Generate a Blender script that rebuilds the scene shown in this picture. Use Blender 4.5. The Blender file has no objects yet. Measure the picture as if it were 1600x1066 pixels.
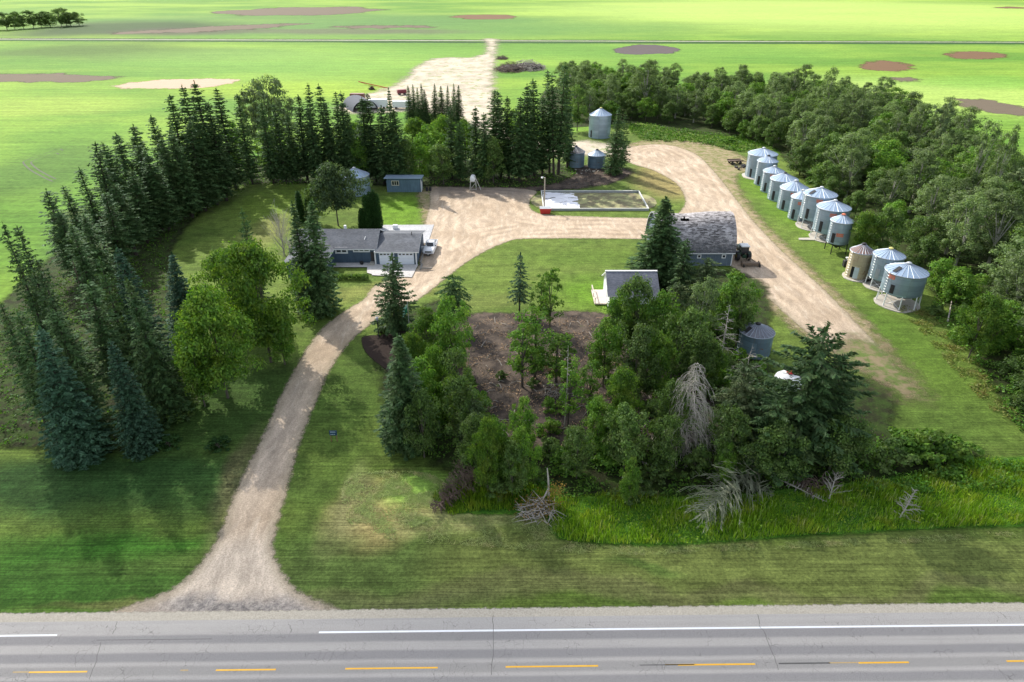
import bpy, math, random
import numpy as np
from mathutils import Vector
R = math.radians
random.seed(7)
rng = np.random.default_rng(7)
SC = bpy.context.scene
COL = SC.collection

# ------------------------------------------------------------------ camera
TH = R(29.06); H = 47.0; F = 1067.0
cam = bpy.data.cameras.new('camera'); camo = bpy.data.objects.new('camera', cam); COL.objects.link(camo)
cam.sensor_width = 36.0; cam.lens = 24.0; cam.clip_start = 0.5; cam.clip_end = 12000
camo.location = (0, 0, H); camo.rotation_euler = (R(90) - TH, 0, 0)
SC.camera = camo
CT, ST = math.cos(TH), math.sin(TH)
def ray(px, py):
    a = (px - 800) / F; b = (533 - py) / F
    return a, CT + b * ST, -ST + b * CT
def G(px, py, z=0.0):                       # point of the plane at height z seen at a photo pixel
    a, y, d = ray(px, py); t = (H - z) / -d
    return (a * t, y * t)
def GY(py): return G(800, py)[1]
def AT(px, py, Y):                          # point at distance Y seen at a photo pixel
    a, y, d = ray(px, py); t = Y / y
    return (a * t, Y, H + d * t)

# ------------------------------------------------------------------ sky, sun, exposure
SUN_EL, SUN_AZ = R(37), R(-35)              # azimuth from +Y, clockwise
w = bpy.data.worlds.new('World'); SC.world = w; w.use_nodes = True
nt = w.node_tree; sky = nt.nodes.new('ShaderNodeTexSky'); sky.sky_type = 'NISHITA'; sky.sun_disc = False
sky.sun_elevation = SUN_EL; sky.sun_rotation = SUN_AZ; sky.air_density = 1.0; sky.dust_density = 1.5
bg = nt.nodes['Background']; bg.inputs['Strength'].default_value = 0.15
hs_ = nt.nodes.new('ShaderNodeHueSaturation'); hs_.inputs['Saturation'].default_value = .42   # a sky half covered by white cloud
nt.links.new(sky.outputs[0], hs_.inputs['Color']); nt.links.new(hs_.outputs[0], bg.inputs[0])
sun = bpy.data.lights.new('sun', 'SUN'); sun.energy = 3.5; sun.angle = R(0.53); sun.color = (1, .93, .82)
suno = bpy.data.objects.new('sun', sun); COL.objects.link(suno)
sd = Vector((math.sin(SUN_AZ) * math.cos(SUN_EL), math.cos(SUN_AZ) * math.cos(SUN_EL), math.sin(SUN_EL)))
suno.rotation_euler = sd.to_track_quat('Z', 'Y').to_euler(); suno.location = (0, 0, 200)
SC.view_settings.view_transform = 'Standard'; SC.view_settings.look = 'None'
SC.view_settings.exposure = 1.0; SC.view_settings.gamma = 1.0
SC.cycles.max_bounces = 5; SC.cycles.transparent_max_bounces = 12

# ------------------------------------------------------------------ node helpers
class N:
    def __init__(s, tree): s.t = tree; s.p = None
    def node(s, typ, **kw):
        n = s.t.nodes.new(typ)
        for k, v in kw.items(): setattr(n, k, v)
        return n
    def set(s, sock, v):
        if isinstance(v, bpy.types.NodeSocket): s.t.links.new(v, sock)
        elif isinstance(v, (tuple, list)) and len(v) == 3 and sock.type == 'RGBA': sock.default_value = (*v, 1)
        else: sock.default_value = v
    def pos(s):
        if s.p is None: s.p = s.node('ShaderNodeNewGeometry').outputs['Position']
        return s.p
    def math(s, op, a, b=0.0, clamp=False):
        n = s.node('ShaderNodeMath', operation=op, use_clamp=clamp); s.set(n.inputs[0], a); s.set(n.inputs[1], b); return n.outputs[0]
    def noise(s, scale=1., detail=3., rough=.55, vec=None, stretch=None, off=(0, 0, 0), dist=0.):
        m = s.node('ShaderNodeMapping'); s.set(m.inputs['Vector'], vec if vec is not None else s.pos())
        st = stretch or (1, 1, 1); m.inputs['Scale'].default_value = tuple(scale * q for q in st); m.inputs['Location'].default_value = off
        n = s.node('ShaderNodeTexNoise'); s.set(n.inputs['Vector'], m.outputs[0]); n.inputs['Scale'].default_value = 1
        n.inputs['Detail'].default_value = detail; n.inputs['Roughness'].default_value = rough; n.inputs['Distortion'].default_value = dist
        return n.outputs['Fac']
    def voro(s, scale=1., feature='F1', vec=None, out='Distance'):
        m = s.node('ShaderNodeMapping'); s.set(m.inputs['Vector'], vec if vec is not None else s.pos()); m.inputs['Scale'].default_value = (scale,) * 3
        n = s.node('ShaderNodeTexVoronoi', feature=feature); s.set(n.inputs['Vector'], m.outputs[0]); n.inputs['Scale'].default_value = 1
        return n.outputs[out]
    def step(s, v, lo, hi, a=0., b=1.):
        n = s.node('ShaderNodeMapRange', interpolation_type='SMOOTHSTEP'); s.set(n.inputs[0], v)
        n.inputs[1].default_value = lo; n.inputs[2].default_value = hi; n.inputs[3].default_value = a; n.inputs[4].default_value = b
        return n.outputs[0]
    def mix(s, f, a, b, mode='MIX'):
        n = s.node('ShaderNodeMix', data_type='RGBA', blend_type=mode); s.set(n.inputs[0], f); s.set(n.inputs[6], a); s.set(n.inputs[7], b)
        return n.outputs[2]
    def mul(s, c, f):                           # colour times a scalar
        n = s.node('ShaderNodeVectorMath', operation='SCALE'); s.set(n.inputs[0], c); s.set(n.inputs['Scale'], f); return n.outputs[0]
    def attr(s, name, out='Fac'):
        n = s.node('ShaderNodeAttribute', attribute_name=name); return n.outputs[out]
    def bump(s, h, strength=.4, dist=.05):
        n = s.node('ShaderNodeBump'); s.set(n.inputs['Height'], h); n.inputs['Strength'].default_value = strength; n.inputs['Distance'].default_value = dist
        return n.outputs[0]
def mat(name, fn):
    m = bpy.data.materials.new(name); m.use_nodes = True; n = N(m.node_tree)
    b = m.node_tree.nodes['Principled BSDF']; b.inputs['Roughness'].default_value = .8; b.inputs['Specular IOR Level'].default_value = .25
    fn(n, b); return m
def simple(name, col, rough=.7, metal=0., var=.15, scale=1.5, bump=0., spec=.3):
    def fn(n, b):
        o = n.node('ShaderNodeTexCoord').outputs['Object']
        f = n.noise(scale, 5, .6, vec=o)
        c = n.mix(f, tuple(q * (1 - var) for q in col), tuple(min(1, q * (1 + var)) for q in col))
        n.set(b.inputs['Base Color'], c); b.inputs['Roughness'].default_value = rough; b.inputs['Metallic'].default_value = metal
        b.inputs['Specular IOR Level'].default_value = spec
        if bump: n.set(b.inputs['Normal'], n.bump(n.noise(scale * 8, 3, .6, vec=o), bump, .03))
    return mat(name, fn)

# ------------------------------------------------------------------ ground colours (albedo, plus far shade painted on the top-left field)
def blob(n, cx, cy, rx, ry, rot=0., soft=.6, warp=None):
    m = n.node('ShaderNodeMapping', vector_type='TEXTURE'); n.set(m.inputs['Vector'], warp if warp is not None else n.pos())
    m.inputs['Location'].default_value = (cx, cy, 0); m.inputs['Rotation'].default_value = (0, 0, rot); m.inputs['Scale'].default_value = (rx, ry, 1e6)
    v = n.node('ShaderNodeVectorMath', operation='LENGTH'); n.set(v.inputs[0], m.outputs[0])
    return n.step(v.outputs['Value'], 1 - soft, 1 + soft, 1, 0)
def pxblob(px, py, rx, ry):                 # ellipse in photo pixels -> ellipse on the ground
    x0, y0 = G(px - rx, py); x1, _ = G(px + rx, py); _, ya = G(px, py + ry); _, yb = G(px, py - ry)
    return ((x0 + x1) / 2, (ya + yb) / 2, (x1 - x0) / 2, (yb - ya) / 2)
def warped(n, amt, scale):
    nz = n.node('ShaderNodeTexNoise'); m = n.node('ShaderNodeMapping'); n.set(m.inputs[0], n.pos()); m.inputs['Scale'].default_value = (scale,) * 3
    n.set(nz.inputs['Vector'], m.outputs[0]); nz.inputs['Scale'].default_value = 1; nz.inputs['Detail'].default_value = 4
    a = n.node('ShaderNodeVectorMath', operation='SUBTRACT'); n.set(a.inputs[0], nz.outputs['Color']); a.inputs[1].default_value = (.5,) * 3
    b = n.node('ShaderNodeVectorMath', operation='SCALE'); n.set(b.inputs[0], a.outputs[0]); b.inputs['Scale'].default_value = amt
    c = n.node('ShaderNodeVectorMath', operation='ADD'); n.set(c.inputs[0], n.pos()); n.set(c.inputs[1], b.outputs[0]); return c.outputs[0]
def group(name, fn):
    g = bpy.data.node_groups.new(name, 'ShaderNodeTree'); g.interface.new_socket(name='Color', in_out='OUTPUT', socket_type='NodeSocketColor')
    n = N(g); out = g.nodes.new('NodeGroupOutput'); n.set(out.inputs[0], fn(n)); return g
def lawn_fn(n):
    W = warped(n, 9, .09)
    big = n.step(n.noise(.06, 4, .6), .35, .65)
    c = n.mix(big, (.070, .118, .020), (.112, .165, .030))
    mow = n.noise(1., 4, .6, vec=W, stretch=(.05, .8, 1), off=(3, 1, 0))
    c = n.mix(n.step(mow, .35, .7, 0, .55), c, (.115, .165, .035))
    # lush dark front lawn left of the drive, olive mown verge on the right, dry patches
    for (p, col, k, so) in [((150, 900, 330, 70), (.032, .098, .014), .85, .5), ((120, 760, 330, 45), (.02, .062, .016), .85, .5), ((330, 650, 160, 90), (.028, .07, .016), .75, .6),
                        ((230, 850, 200, 22), (.035, .12, .012), .7, .6), ((1200, 880, 900, 48), (.125, .150, .042), .8, .4), ((560, 880, 130, 110), (.06, .105, .025), .7, .5),
                        ((1100, 925, 700, 16), (.12, .12, .05), .6, .5), ((1000, 885, 60, 8), (.055, .11, .02), .6, .6),
                        ((585, 790, 62, 44), (.42, .31, .14), .95, .7), ((640, 765, 60, 24), (.20, .34, .06), .9, .5), ((720, 812, 130, 22), (.30, .31, .12), .85, .6), ((545, 780, 30, 60), (.20, .21, .09), .7, .5),
                        ((440, 310, 60, 40), (.12, .19, .025), .7, .5), ((620, 335, 45, 25), (.11, .22, .015), .8, .5), ((420, 360, 30, 25), (.2, .2, .07), .6, .6),
                        ((930, 460, 60, 25), (.10, .21, .015), .7, .6), ((760, 470, 60, 14), (.14, .17, .045), .6, .5), ((620, 455, 60, 12), (.17, .17, .05), .8, .5),
                        ((920, 405, 120, 12), (.08, .14, .02), .6, .5), ((530, 465, 50, 15), (.17, .19, .05), .7, .5), ((1230, 320, 40, 60), (.1, .2, .015), .6, .6), ((1440, 560, 60, 70), (.085, .16, .02), .6, .6),
                        ((1040, 285, 45, 25), (.24, .19, .08), .85, .45), ((1500, 660, 90, 40), (.075, .13, .022), .6, .6), ((1180, 290, 40, 10), (.1, .17, .02), .6, .6),
                        ((225, 950, 150, 10), (.13, .12, .045), .6, .6), ((640, 940, 150, 14), (.10, .11, .045), .6, .6), ((370, 740, 22, 60), (.11, .10, .05), .7, .6), ((345, 820, 20, 40), (.12, .11, .05), .6, .6),
                        ((540, 640, 60, 90), (.06, .11, .02), .6, .6)]:
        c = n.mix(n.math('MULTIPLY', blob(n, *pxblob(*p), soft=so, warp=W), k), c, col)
    mow2 = n.noise(1., 5, .75, vec=warped(n, 1.6, .25), stretch=(.06, 1.9, 1), off=(7, 2, 0))
    c = n.mul(c, n.step(mow2, .3, .7, .80, 1.2))
    sp = n.node('ShaderNodeSeparateXYZ'); n.set(sp.inputs[0], n.pos()); front = n.step(sp.outputs[1], 66, 76, 1, 0)
    ln = n.noise(1., 3, .8, vec=warped(n, .5, .12), stretch=(.025, 5.5, 1), off=(11, 2, 0)); c = n.mul(c, n.math('ADD', 1., n.math('MULTIPLY', front, n.step(ln, .34, .66, -.26, .22))))
    f = n.noise(3.2, 6, .85); c = n.mul(c, n.step(f, .28, .72, .5, 1.5))
    f2 = n.noise(.45, 5, .75, off=(5, 5, 0)); c = n.mul(c, n.step(f2, .32, .68, .72, 1.28))
    dry = n.step(n.noise(1.3, 6, .8, off=(9, 9, 0)), .60, .78, 0, .5)
    return n.mix(dry, c, (.22, .20, .09))
def field_fn(n):
    W = warped(n, 60, .012)
    big = n.step(n.noise(1., 4, .55, stretch=(.006, .012, 1)), .38, .64)
    c = n.mix(big, (.095, .215, .026), (.205, .33, .042))
    for (p, col, k, so) in [((1350, 25, 480, 26), (.37, .49, .12), .8, .5), ((700, 45, 330, 18), (0.101, 0.216, 0.050), .8, .5), ((450, 35, 330, 16), (0.086, 0.187, 0.047), .7, .5), ((190, 45, 150, 13), (0.036, 0.072, 0.022), .95, .4), ((300, 50, 120, 6), (0.072, 0.072, 0.050), .8, .5), ((560, 50, 180, 4), (0.101, 0.108, 0.065), .8, .5), ((250, 85, 260, 9), (0.086, 0.158, 0.036), .8, .5),  # dark top-left blobs also paint far cloud shadow into the crop colour
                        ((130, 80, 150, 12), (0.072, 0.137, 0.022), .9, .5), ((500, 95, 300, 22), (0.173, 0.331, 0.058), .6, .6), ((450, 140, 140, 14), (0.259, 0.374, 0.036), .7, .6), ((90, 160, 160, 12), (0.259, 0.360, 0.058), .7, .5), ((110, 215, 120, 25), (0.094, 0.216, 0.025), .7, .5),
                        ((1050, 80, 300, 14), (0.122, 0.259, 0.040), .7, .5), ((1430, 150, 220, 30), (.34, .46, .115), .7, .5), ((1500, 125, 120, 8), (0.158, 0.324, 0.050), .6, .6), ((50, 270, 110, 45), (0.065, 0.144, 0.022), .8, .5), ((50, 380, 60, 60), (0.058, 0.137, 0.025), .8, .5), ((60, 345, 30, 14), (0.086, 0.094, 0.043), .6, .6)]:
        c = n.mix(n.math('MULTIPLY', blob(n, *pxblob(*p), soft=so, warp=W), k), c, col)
    rows = n.noise(1., 3, .7, stretch=(.01, .5, 1)); c = n.mul(c, n.step(rows, .3, .7, .86, 1.12))
    sy = n.node('ShaderNodeSeparateXYZ'); n.set(sy.inputs[0], n.pos()); fy = n.math('FRACT', n.math('ADD', n.math('DIVIDE', sy.outputs[1], 24.), n.math('MULTIPLY', n.noise(.004, 2, .5), .8)))
    c = n.mul(c, n.step(fy, .0, .05, .78, 1.)); c = n.mul(c, n.step(n.math('FRACT', n.math('MULTIPLY', fy, 4.)), .0, .12, .93, 1.))
    f = n.noise(.8, 5, .7); c = n.mul(c, n.step(f, .3, .7, .78, 1.18))
    f = n.noise(1., 4, .7, stretch=(.12, .4, 1)); return n.mul(c, n.step(f, .3, .7, .85, 1.12))
def gravel_fn(n):
    c = n.mix(n.step(n.noise(.10, 4, .6), .35, .65), (.37, .29, .21), (.46, .37, .28))
    c = n.mix(n.step(n.noise(.7, 5, .7, off=(3, 3, 0)), .5, .75, 0, .55), c, (.33, .27, .21))
    c = n.mix(n.step(n.noise(1., 4, .6, stretch=(.9, .16, 1), dist=.6), .52, .7, 0, .35), c, (.62, .55, .45))
    c = n.mix(blob(n, *pxblob(390, 900, 170, 60), soft=.5), c, n.mix(n.noise(1.4, 5, .7), (.44, .37, .30), (.55, .475, .39)))
    c = n.mix(n.math('MULTIPLY', blob(n, *pxblob(400, 700, 60, 120), soft=.5), .6), c, (.47, .39, .31))
    W2 = warped(n, 14, .05); c = n.mul(c, n.step(n.noise(1., 4, .7, vec=W2, stretch=(1.6, .22, 1)), .35, .65, .86, 1.1))
    c = n.mix(n.math('MULTIPLY', blob(n, *pxblob(375, 951, 150, 19), soft=.6, warp=warped(n, 3, .4)), .95), c, n.mix(n.step(n.noise(1.6, 5, .8), .35, .65), (.14, .13, .13), (.36, .33, .30)))
    c = n.mix(n.math('MULTIPLY', blob(n, *pxblob(760, 296, 110, 12), soft=.6, warp=warped(n, 6, .3)), .75), c, (.20, .165, .14))
    sw = n.math('SINE', n.math('ADD', n.math('MULTIPLY', n.attr('d'), 2.6), n.math('MULTIPLY', n.noise(.12, 3, .6), 9))); c = n.mul(c, n.step(n.math('MULTIPLY', sw, n.step(n.noise(.2, 3, .6, off=(2, 2, 0)), .4, .6)), -1, 1, .84, 1.10))
    c = n.mix(n.math('MULTIPLY', n.step(n.attr('d'), 0, 1.3, .6, 0), 1), c, (.33, .28, .20))
    g = n.noise(7, 4, .85); c = n.mul(c, n.step(g, .25, .75, .68, 1.26))
    return n.mul(c, n.step(n.voro(5.5), 0, .5, .8, 1.08))
def track_fn(n):
    c = n.mix(n.step(n.noise(.12, 5, .7), .38, .62), (.52, .45, .36), (.36, .32, .25)); c = n.mix(n.step(n.noise(.22, 6, .75, off=(3, 3, 0)), .52, .62, 0, .85), c, (.20, .26, .09))
    c = n.mix(n.step(n.noise(.5, 5, .8, off=(7, 1, 0)), .56, .66, 0, .7), c, (.62, .60, .55)); return n.mul(c, n.step(n.noise(3, 5, .85), .25, .75, .75, 1.2))
def worn_fn(n):
    c = n.mix(n.step(n.noise(.5, 5, .7), .4, .6), (.30, .24, .15), (.16, .17, .06))
    c = n.mix(n.step(n.noise(1.5, 5, .7, off=(4, 0, 0)), .55, .7), c, (.42, .36, .27))
    return n.mul(c, n.step(n.noise(5, 4, .8), .25, .75, .7, 1.25))
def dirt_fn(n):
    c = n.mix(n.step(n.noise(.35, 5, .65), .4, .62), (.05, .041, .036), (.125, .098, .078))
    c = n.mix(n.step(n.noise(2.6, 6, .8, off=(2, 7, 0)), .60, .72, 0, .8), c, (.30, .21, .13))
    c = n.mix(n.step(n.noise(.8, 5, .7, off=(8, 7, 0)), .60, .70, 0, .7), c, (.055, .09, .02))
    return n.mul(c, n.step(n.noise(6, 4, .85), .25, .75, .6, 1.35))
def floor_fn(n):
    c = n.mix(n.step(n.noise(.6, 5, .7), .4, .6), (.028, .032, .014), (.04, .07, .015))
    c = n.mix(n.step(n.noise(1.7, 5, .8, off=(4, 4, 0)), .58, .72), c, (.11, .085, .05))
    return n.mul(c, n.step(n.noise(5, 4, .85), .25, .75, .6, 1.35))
def rank_fn(n):
    c = n.mix(n.step(n.noise(.5, 5, .7), .4, .6), (.04, .12, .012), (.09, .20, .02))
    return n.mul(c, n.step(n.noise(4, 4, .85), .25, .75, .55, 1.4))
def mulch_fn(n): return n.mul(n.mix(n.noise(6, 4, .8), (.018, .013, .012), (.05, .036, .03)), 1.0)
def shoulder_fn(n):
    c = n.mix(n.noise(2.5, 6, .8), (.34, .31, .26), (.54, .50, .42))
    return n.mul(c, n.step(n.noise(9, 4, .9), .25, .75, .7, 1.25))
def soil_fn(colr):
    def f(n): return n.mul(n.mix(n.noise(.5, 5, .7, stretch=(.2, 1, 1)), tuple(q * .8 for q in colr), tuple(q * 1.2 for q in colr)), n.step(n.noise(3, 4, .8), .25, .75, .75, 1.2))
    return f
GR = {}
def cg(n, name, fn):
    if name not in GR: GR[name] = group('colour_of_' + name, fn)
    g = n.node('ShaderNodeGroup'); g.node_tree = GR[name]; return g.outputs[0]
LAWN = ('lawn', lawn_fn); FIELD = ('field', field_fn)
def ground_mat(name, over, under=None, amp=.8, soft=.5, nscale=.9, bias=0., bump=.5, rough=.95, sharp=False):
    def fn(n, b):
        c = cg(n, *over)
        if under:
            d = n.attr('d'); nz = n.math('MULTIPLY', n.math('SUBTRACT', n.noise(nscale, 5, .7, off=(1, 6, 0)), .5), amp * 2.4)
            n.set(b.inputs['Alpha'], n.step(n.math('ADD', d, nz), bias - soft, bias + soft))
        n.set(b.inputs['Base Color'], c); b.inputs['Roughness'].default_value = rough; b.inputs['Specular IOR Level'].default_value = .12
        if bump: n.set(b.inputs['Normal'], n.bump(n.noise(3.5, 5, .8), bump, .12))
    return mat(name, fn)

# ------------------------------------------------------------------ object helpers
def tag(o, label=None, cat=None, group=None, kind=None):
    if label: o['label'] = label
    if cat: o['category'] = cat
    if group: o['group'] = group
    if kind: o['kind'] = kind
    return o
def empty(name, loc, label, cat, group=None, rz=0.):
    o = bpy.data.objects.new(name, None); COL.objects.link(o); o.location = loc; o.rotation_euler = (0, 0, rz); o.empty_display_size = .3
    return tag(o, label, cat, group)
def link(name, me, parent=None, loc=None):
    o = bpy.data.objects.new(name, me); COL.objects.link(o)
    if parent is not None: o.parent = parent
    if loc is not None: o.location = loc
    return o
def from_arrays(name, V, Fc, mats, attrs=None, smooth=False, mi=None):
    V = np.asarray(V, dtype=np.float32); Fc = np.asarray(Fc, dtype=np.int32); k = Fc.shape[1]
    me = bpy.data.meshes.new(name); me.vertices.add(len(V)); me.vertices.foreach_set('co', V.ravel())
    me.loops.add(Fc.size); me.loops.foreach_set('vertex_index', Fc.ravel()); me.polygons.add(len(Fc))
    me.polygons.foreach_set('loop_start', np.arange(0, Fc.size, k, dtype=np.int32)); me.polygons.foreach_set('loop_total', np.full(len(Fc), k, dtype=np.int32))
    for m in (mats if isinstance(mats, (list, tuple)) else [mats]): me.materials.append(m)
    if mi is not None: me.polygons.foreach_set('material_index', np.asarray(mi, dtype=np.int32))
    if smooth: me.polygons.foreach_set('use_smooth', np.ones(len(Fc), dtype=bool))
    for nm, (dom, arr) in (attrs or {}).items():
        a = me.attributes.new(nm, 'FLOAT', dom); a.data.foreach_set('value', np.asarray(arr, dtype=np.float32))
    me.update(calc_edges=True); me.validate(); return me
class MB:                                   # collects shapes into ONE mesh
    def __init__(s): s.v = []; s.f = []; s.m = []
    def add(s, vs, fs, m=0):
        o = len(s.v); s.v += [tuple(v) for v in vs]; s.f += [tuple(i + o for i in f) for f in fs]; s.m += [m] * len(fs); return s
    def box(s, x0, y0, z0, x1, y1, z1, m=0, bev=0.):
        if bev:
            b = bev; vs = []
            for z, e in ((z0, b), (z0 + b, 0), (z1 - b, 0), (z1, b)):
                xa, xb, ya, yb = x0 + e, x1 - e, y0 + e, y1 - e; c = b if e == 0 else b * .6
                vs += [(xa + c, ya, z), (xb - c, ya, z), (xb, ya + c, z), (xb, yb - c, z), (xb - c, yb, z), (xa + c, yb, z), (xa, yb - c, z), (xa, ya + c, z)]
            fs = [tuple(range(7, -1, -1)), tuple(range(24, 32))] + [(k * 8 + i, k * 8 + (i + 1) % 8, k * 8 + 8 + (i + 1) % 8, k * 8 + 8 + i) for k in range(3) for i in range(8)]
            return s.add(vs, fs, m)
        vs = [(x0, y0, z0), (x1, y0, z0), (x1, y1, z0), (x0, y1, z0), (x0, y0, z1), (x1, y0, z1), (x1, y1, z1), (x0, y1, z1)]
        return s.add(vs, [(0, 3, 2, 1), (4, 5, 6, 7), (0, 1, 5, 4), (1, 2, 6, 5), (2, 3, 7, 6), (3, 0, 4, 7)], m)
    def prism(s, pts, ax, a, b, m=0):       # polygon in the plane across axis ax, extruded from a to b
        def P(u, v, t): return {'x': (t, u, v), 'y': (u, t, v), 'z': (u, v, t)}[ax]
        n = len(pts); vs = [P(u, v, a) for u, v in pts] + [P(u, v, b) for u, v in pts]
        return s.add(vs, [tuple(range(n - 1, -1, -1)), tuple(range(n, 2 * n))] + [(i, (i + 1) % n, n + (i + 1) % n, n + i) for i in range(n)], m)
    def tube(s, pts, rad, seg=6, m=0, cap=True):
        pts = [Vector(p) for p in pts]; rad = rad if isinstance(rad, (list, tuple)) else [rad] * len(pts); rings = []
        for i, p in enumerate(pts):
            d = (pts[min(i + 1, len(pts) - 1)] - pts[max(i - 1, 0)]).normalized()
            u = d.cross(Vector((0, 0, 1)) if abs(d.z) < .9 else Vector((1, 0, 0))).normalized(); v = d.cross(u)
            rings.append([p + (u * math.cos(2 * math.pi * k / seg) + v * math.sin(2 * math.pi * k / seg)) * rad[i] for k in range(seg)])
        fs = [(i * seg + k, i * seg + (k + 1) % seg, (i + 1) * seg + (k + 1) % seg, (i + 1) * seg + k) for i in range(len(pts) - 1) for k in range(seg)]
        if cap: fs += [tuple(range(seg - 1, -1, -1)), tuple(range((len(pts) - 1) * seg, len(pts) * seg))]
        return s.add([q for r in rings for q in r], fs, m)
    def lathe(s, prof, seg=24, m=0, cx=0., cy=0., ax='z'):
        vs = []
        for r, z in prof:
            for k in range(seg):
                a = 2 * math.pi * k / seg; u, v = r * math.cos(a), r * math.sin(a)
                vs.append({'z': (cx + u, cy + v, z), 'y': (cx + u, z, cy + v), 'x': (z, cx + u, cy + v)}[ax])
        fs = [(i * seg + k, i * seg + (k + 1) % seg, (i + 1) * seg + (k + 1) % seg, (i + 1) * seg + k) for i in range(len(prof) - 1) for k in range(seg)]
        return s.add(vs, fs, m)
    def mesh(s, name, mats, smooth=False):
        me = bpy.data.meshes.new(name); me.from_pydata(s.v, [], s.f)
        for mm in (mats if isinstance(mats, (list, tuple)) else [mats]): me.materials.append(mm)
        me.polygons.foreach_set('material_index', s.m)
        import bmesh
        b = bmesh.new(); b.from_mesh(me); bmesh.ops.recalc_face_normals(b, faces=b.faces); b.to_mesh(me); b.free()
        if smooth:
            me.polygons.foreach_set('use_smooth', [True] * len(me.polygons))
            try: me.set_sharp_from_angle(angle=R(38))
            except Exception: pass
        me.update(); return me
    def build(s, name, mats, parent=None, loc=None, smooth=False): return link(name, s.mesh(name, mats, smooth), parent, loc)

# ------------------------------------------------------------------ ground sheets
def smooth_poly(P, n=6):
    P = [np.array(p, float) for p in P]; out = []
    for i in range(len(P)):
        p0, p1, p2, p3 = P[i - 1], P[i], P[(i + 1) % len(P)], P[(i + 2) % len(P)]
        for k in range(n):
            t = k / n; out.append(.5 * ((2 * p1) + (-p0 + p2) * t + (2 * p0 - 5 * p1 + 4 * p2 - p3) * t * t + (-p0 + 3 * p1 - 3 * p2 + p3) * t ** 3))
    return np.array(out)
def sdist(P, X):                            # signed distance to polygon P (positive inside)
    A = P; B = np.roll(P, -1, 0); d2 = np.full(len(X), 1e18); inside = np.zeros(len(X), bool)
    for a, b in zip(A, B):
        e = b - a; L = max(e @ e, 1e-9); w_ = X - a; t = np.clip((w_ @ e) / L, 0, 1); q = w_ - t[:, None] * e; d2 = np.minimum(d2, (q * q).sum(1))
        c = ((a[1] <= X[:, 1]) & (b[1] > X[:, 1])) | ((b[1] <= X[:, 1]) & (a[1] > X[:, 1]))
        if c.any():
            xx = a[0] + (X[:, 1] - a[1]) * (e[0] / (e[1] if e[1] else 1e-9)); inside ^= c & (X[:, 0] < xx)
    return np.where(inside, 1, -1) * np.sqrt(d2)
def world_poly(px, smooth=5):
    return smooth_poly([G(*p) for p in px], smooth) if smooth else np.array([G(*p) for p in px])
SHEETZ = [0.0]
def sheet(name, polys, m, cell=1., margin=2., z=None, label=None, cut=(), smooth=5, kind='structure'):
    Ps = [world_poly(p, smooth) for p in polys]; Cs = [world_poly(p, smooth) for p in cut]
    allp = np.vstack(Ps); lo = allp.min(0) - margin; hi = allp.max(0) + margin
    nx = int((hi[0] - lo[0]) / cell) + 2; ny = int((hi[1] - lo[1]) / cell) + 2
    gx, gy = np.meshgrid(lo[0] + np.arange(nx) * cell, lo[1] + np.arange(ny) * cell); X = np.stack([gx.ravel(), gy.ravel()], 1)
    d = np.max([sdist(P, X) for P in Ps], 0)
    for C_ in Cs: d = np.minimum(d, -sdist(C_, X))
    idx = np.arange(nx * ny).reshape(ny, nx); Q = np.stack([idx[:-1, :-1].ravel(), idx[:-1, 1:].ravel(), idx[1:, 1:].ravel(), idx[1:, :-1].ravel()], 1)
    Q = Q[(d[Q].max(1) > -margin)]; used = np.unique(Q); re = np.full(nx * ny, -1); re[used] = np.arange(len(used))
    if z is None: SHEETZ[0] += .003; z = SHEETZ[0]
    V = np.column_stack([X[used], np.full(len(used), z)])
    me = from_arrays(name, V, re[Q], m, {'d': ('POINT', np.clip(d[used], -50, 50))})
    o = link(name, me); tag(o, label, None, None, kind); return o
def plain_sheet(name, pts, m, z, kind='structure'):
    me = bpy.data.meshes.new(name); me.from_pydata([(x, y, z) for x, y in pts], [], [tuple(range(len(pts)))]); me.materials.append(m)
    o = link(name, me); o['kind'] = kind; return o

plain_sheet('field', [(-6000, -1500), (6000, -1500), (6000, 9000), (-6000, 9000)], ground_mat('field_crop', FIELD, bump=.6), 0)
LP = [(-1500, 975), (-1500, 700), (-400, 660), (-60, 640), (60, 500), (150, 370), (260, 300), (330, 262), (420, 250), (700, 235), (860, 215), (1000, 190), (1200, 230), (1350, 330), (1480, 460), (1640, 640), (1900, 900), (3200, 980)]
sheet('lawn', [LP], ground_mat('mown_grass', LAWN, FIELD, amp=1.5, soft=1.2, nscale=.3), cell=1.5, margin=4, z=.01, smooth=0)
def zone(name, px, fn, under=LAWN, amp=.8, soft=.5, cell=1., cut=(), margin=2., nscale=.9, bias=0., bump=.5, smooth=5):
    return sheet(name, px if isinstance(px[0], list) else [px], ground_mat(name + '_surface', (name + str(len(GR)) if name in ('bare_soil', 'ditch_grass') or fn.__name__ == '<lambda>' else name, fn), under, amp, soft, nscale, bias, bump), cell=cell, margin=margin, cut=cut, smooth=smooth)
SHEETZ[0] = .015
soilA = soil_fn((.15, .09, .05)); soilB = soil_fn((.13, .105, .075)); soilC = soil_fn((.46, .34, .25))
def ell(px, py, rx, ry, rot=0., n=14, j=.12):
    rr = random.Random(int(px * 7 + py)); o = []
    for k in range(n):
        a = 2 * math.pi * k / n; q = 1 + rr.uniform(-j, j); x, y = rx * q * math.cos(a), ry * q * math.sin(a)
        o.append((px + x * math.cos(rot) - y * math.sin(rot), py + x * math.sin(rot) + y * math.cos(rot)))
    return o
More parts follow.
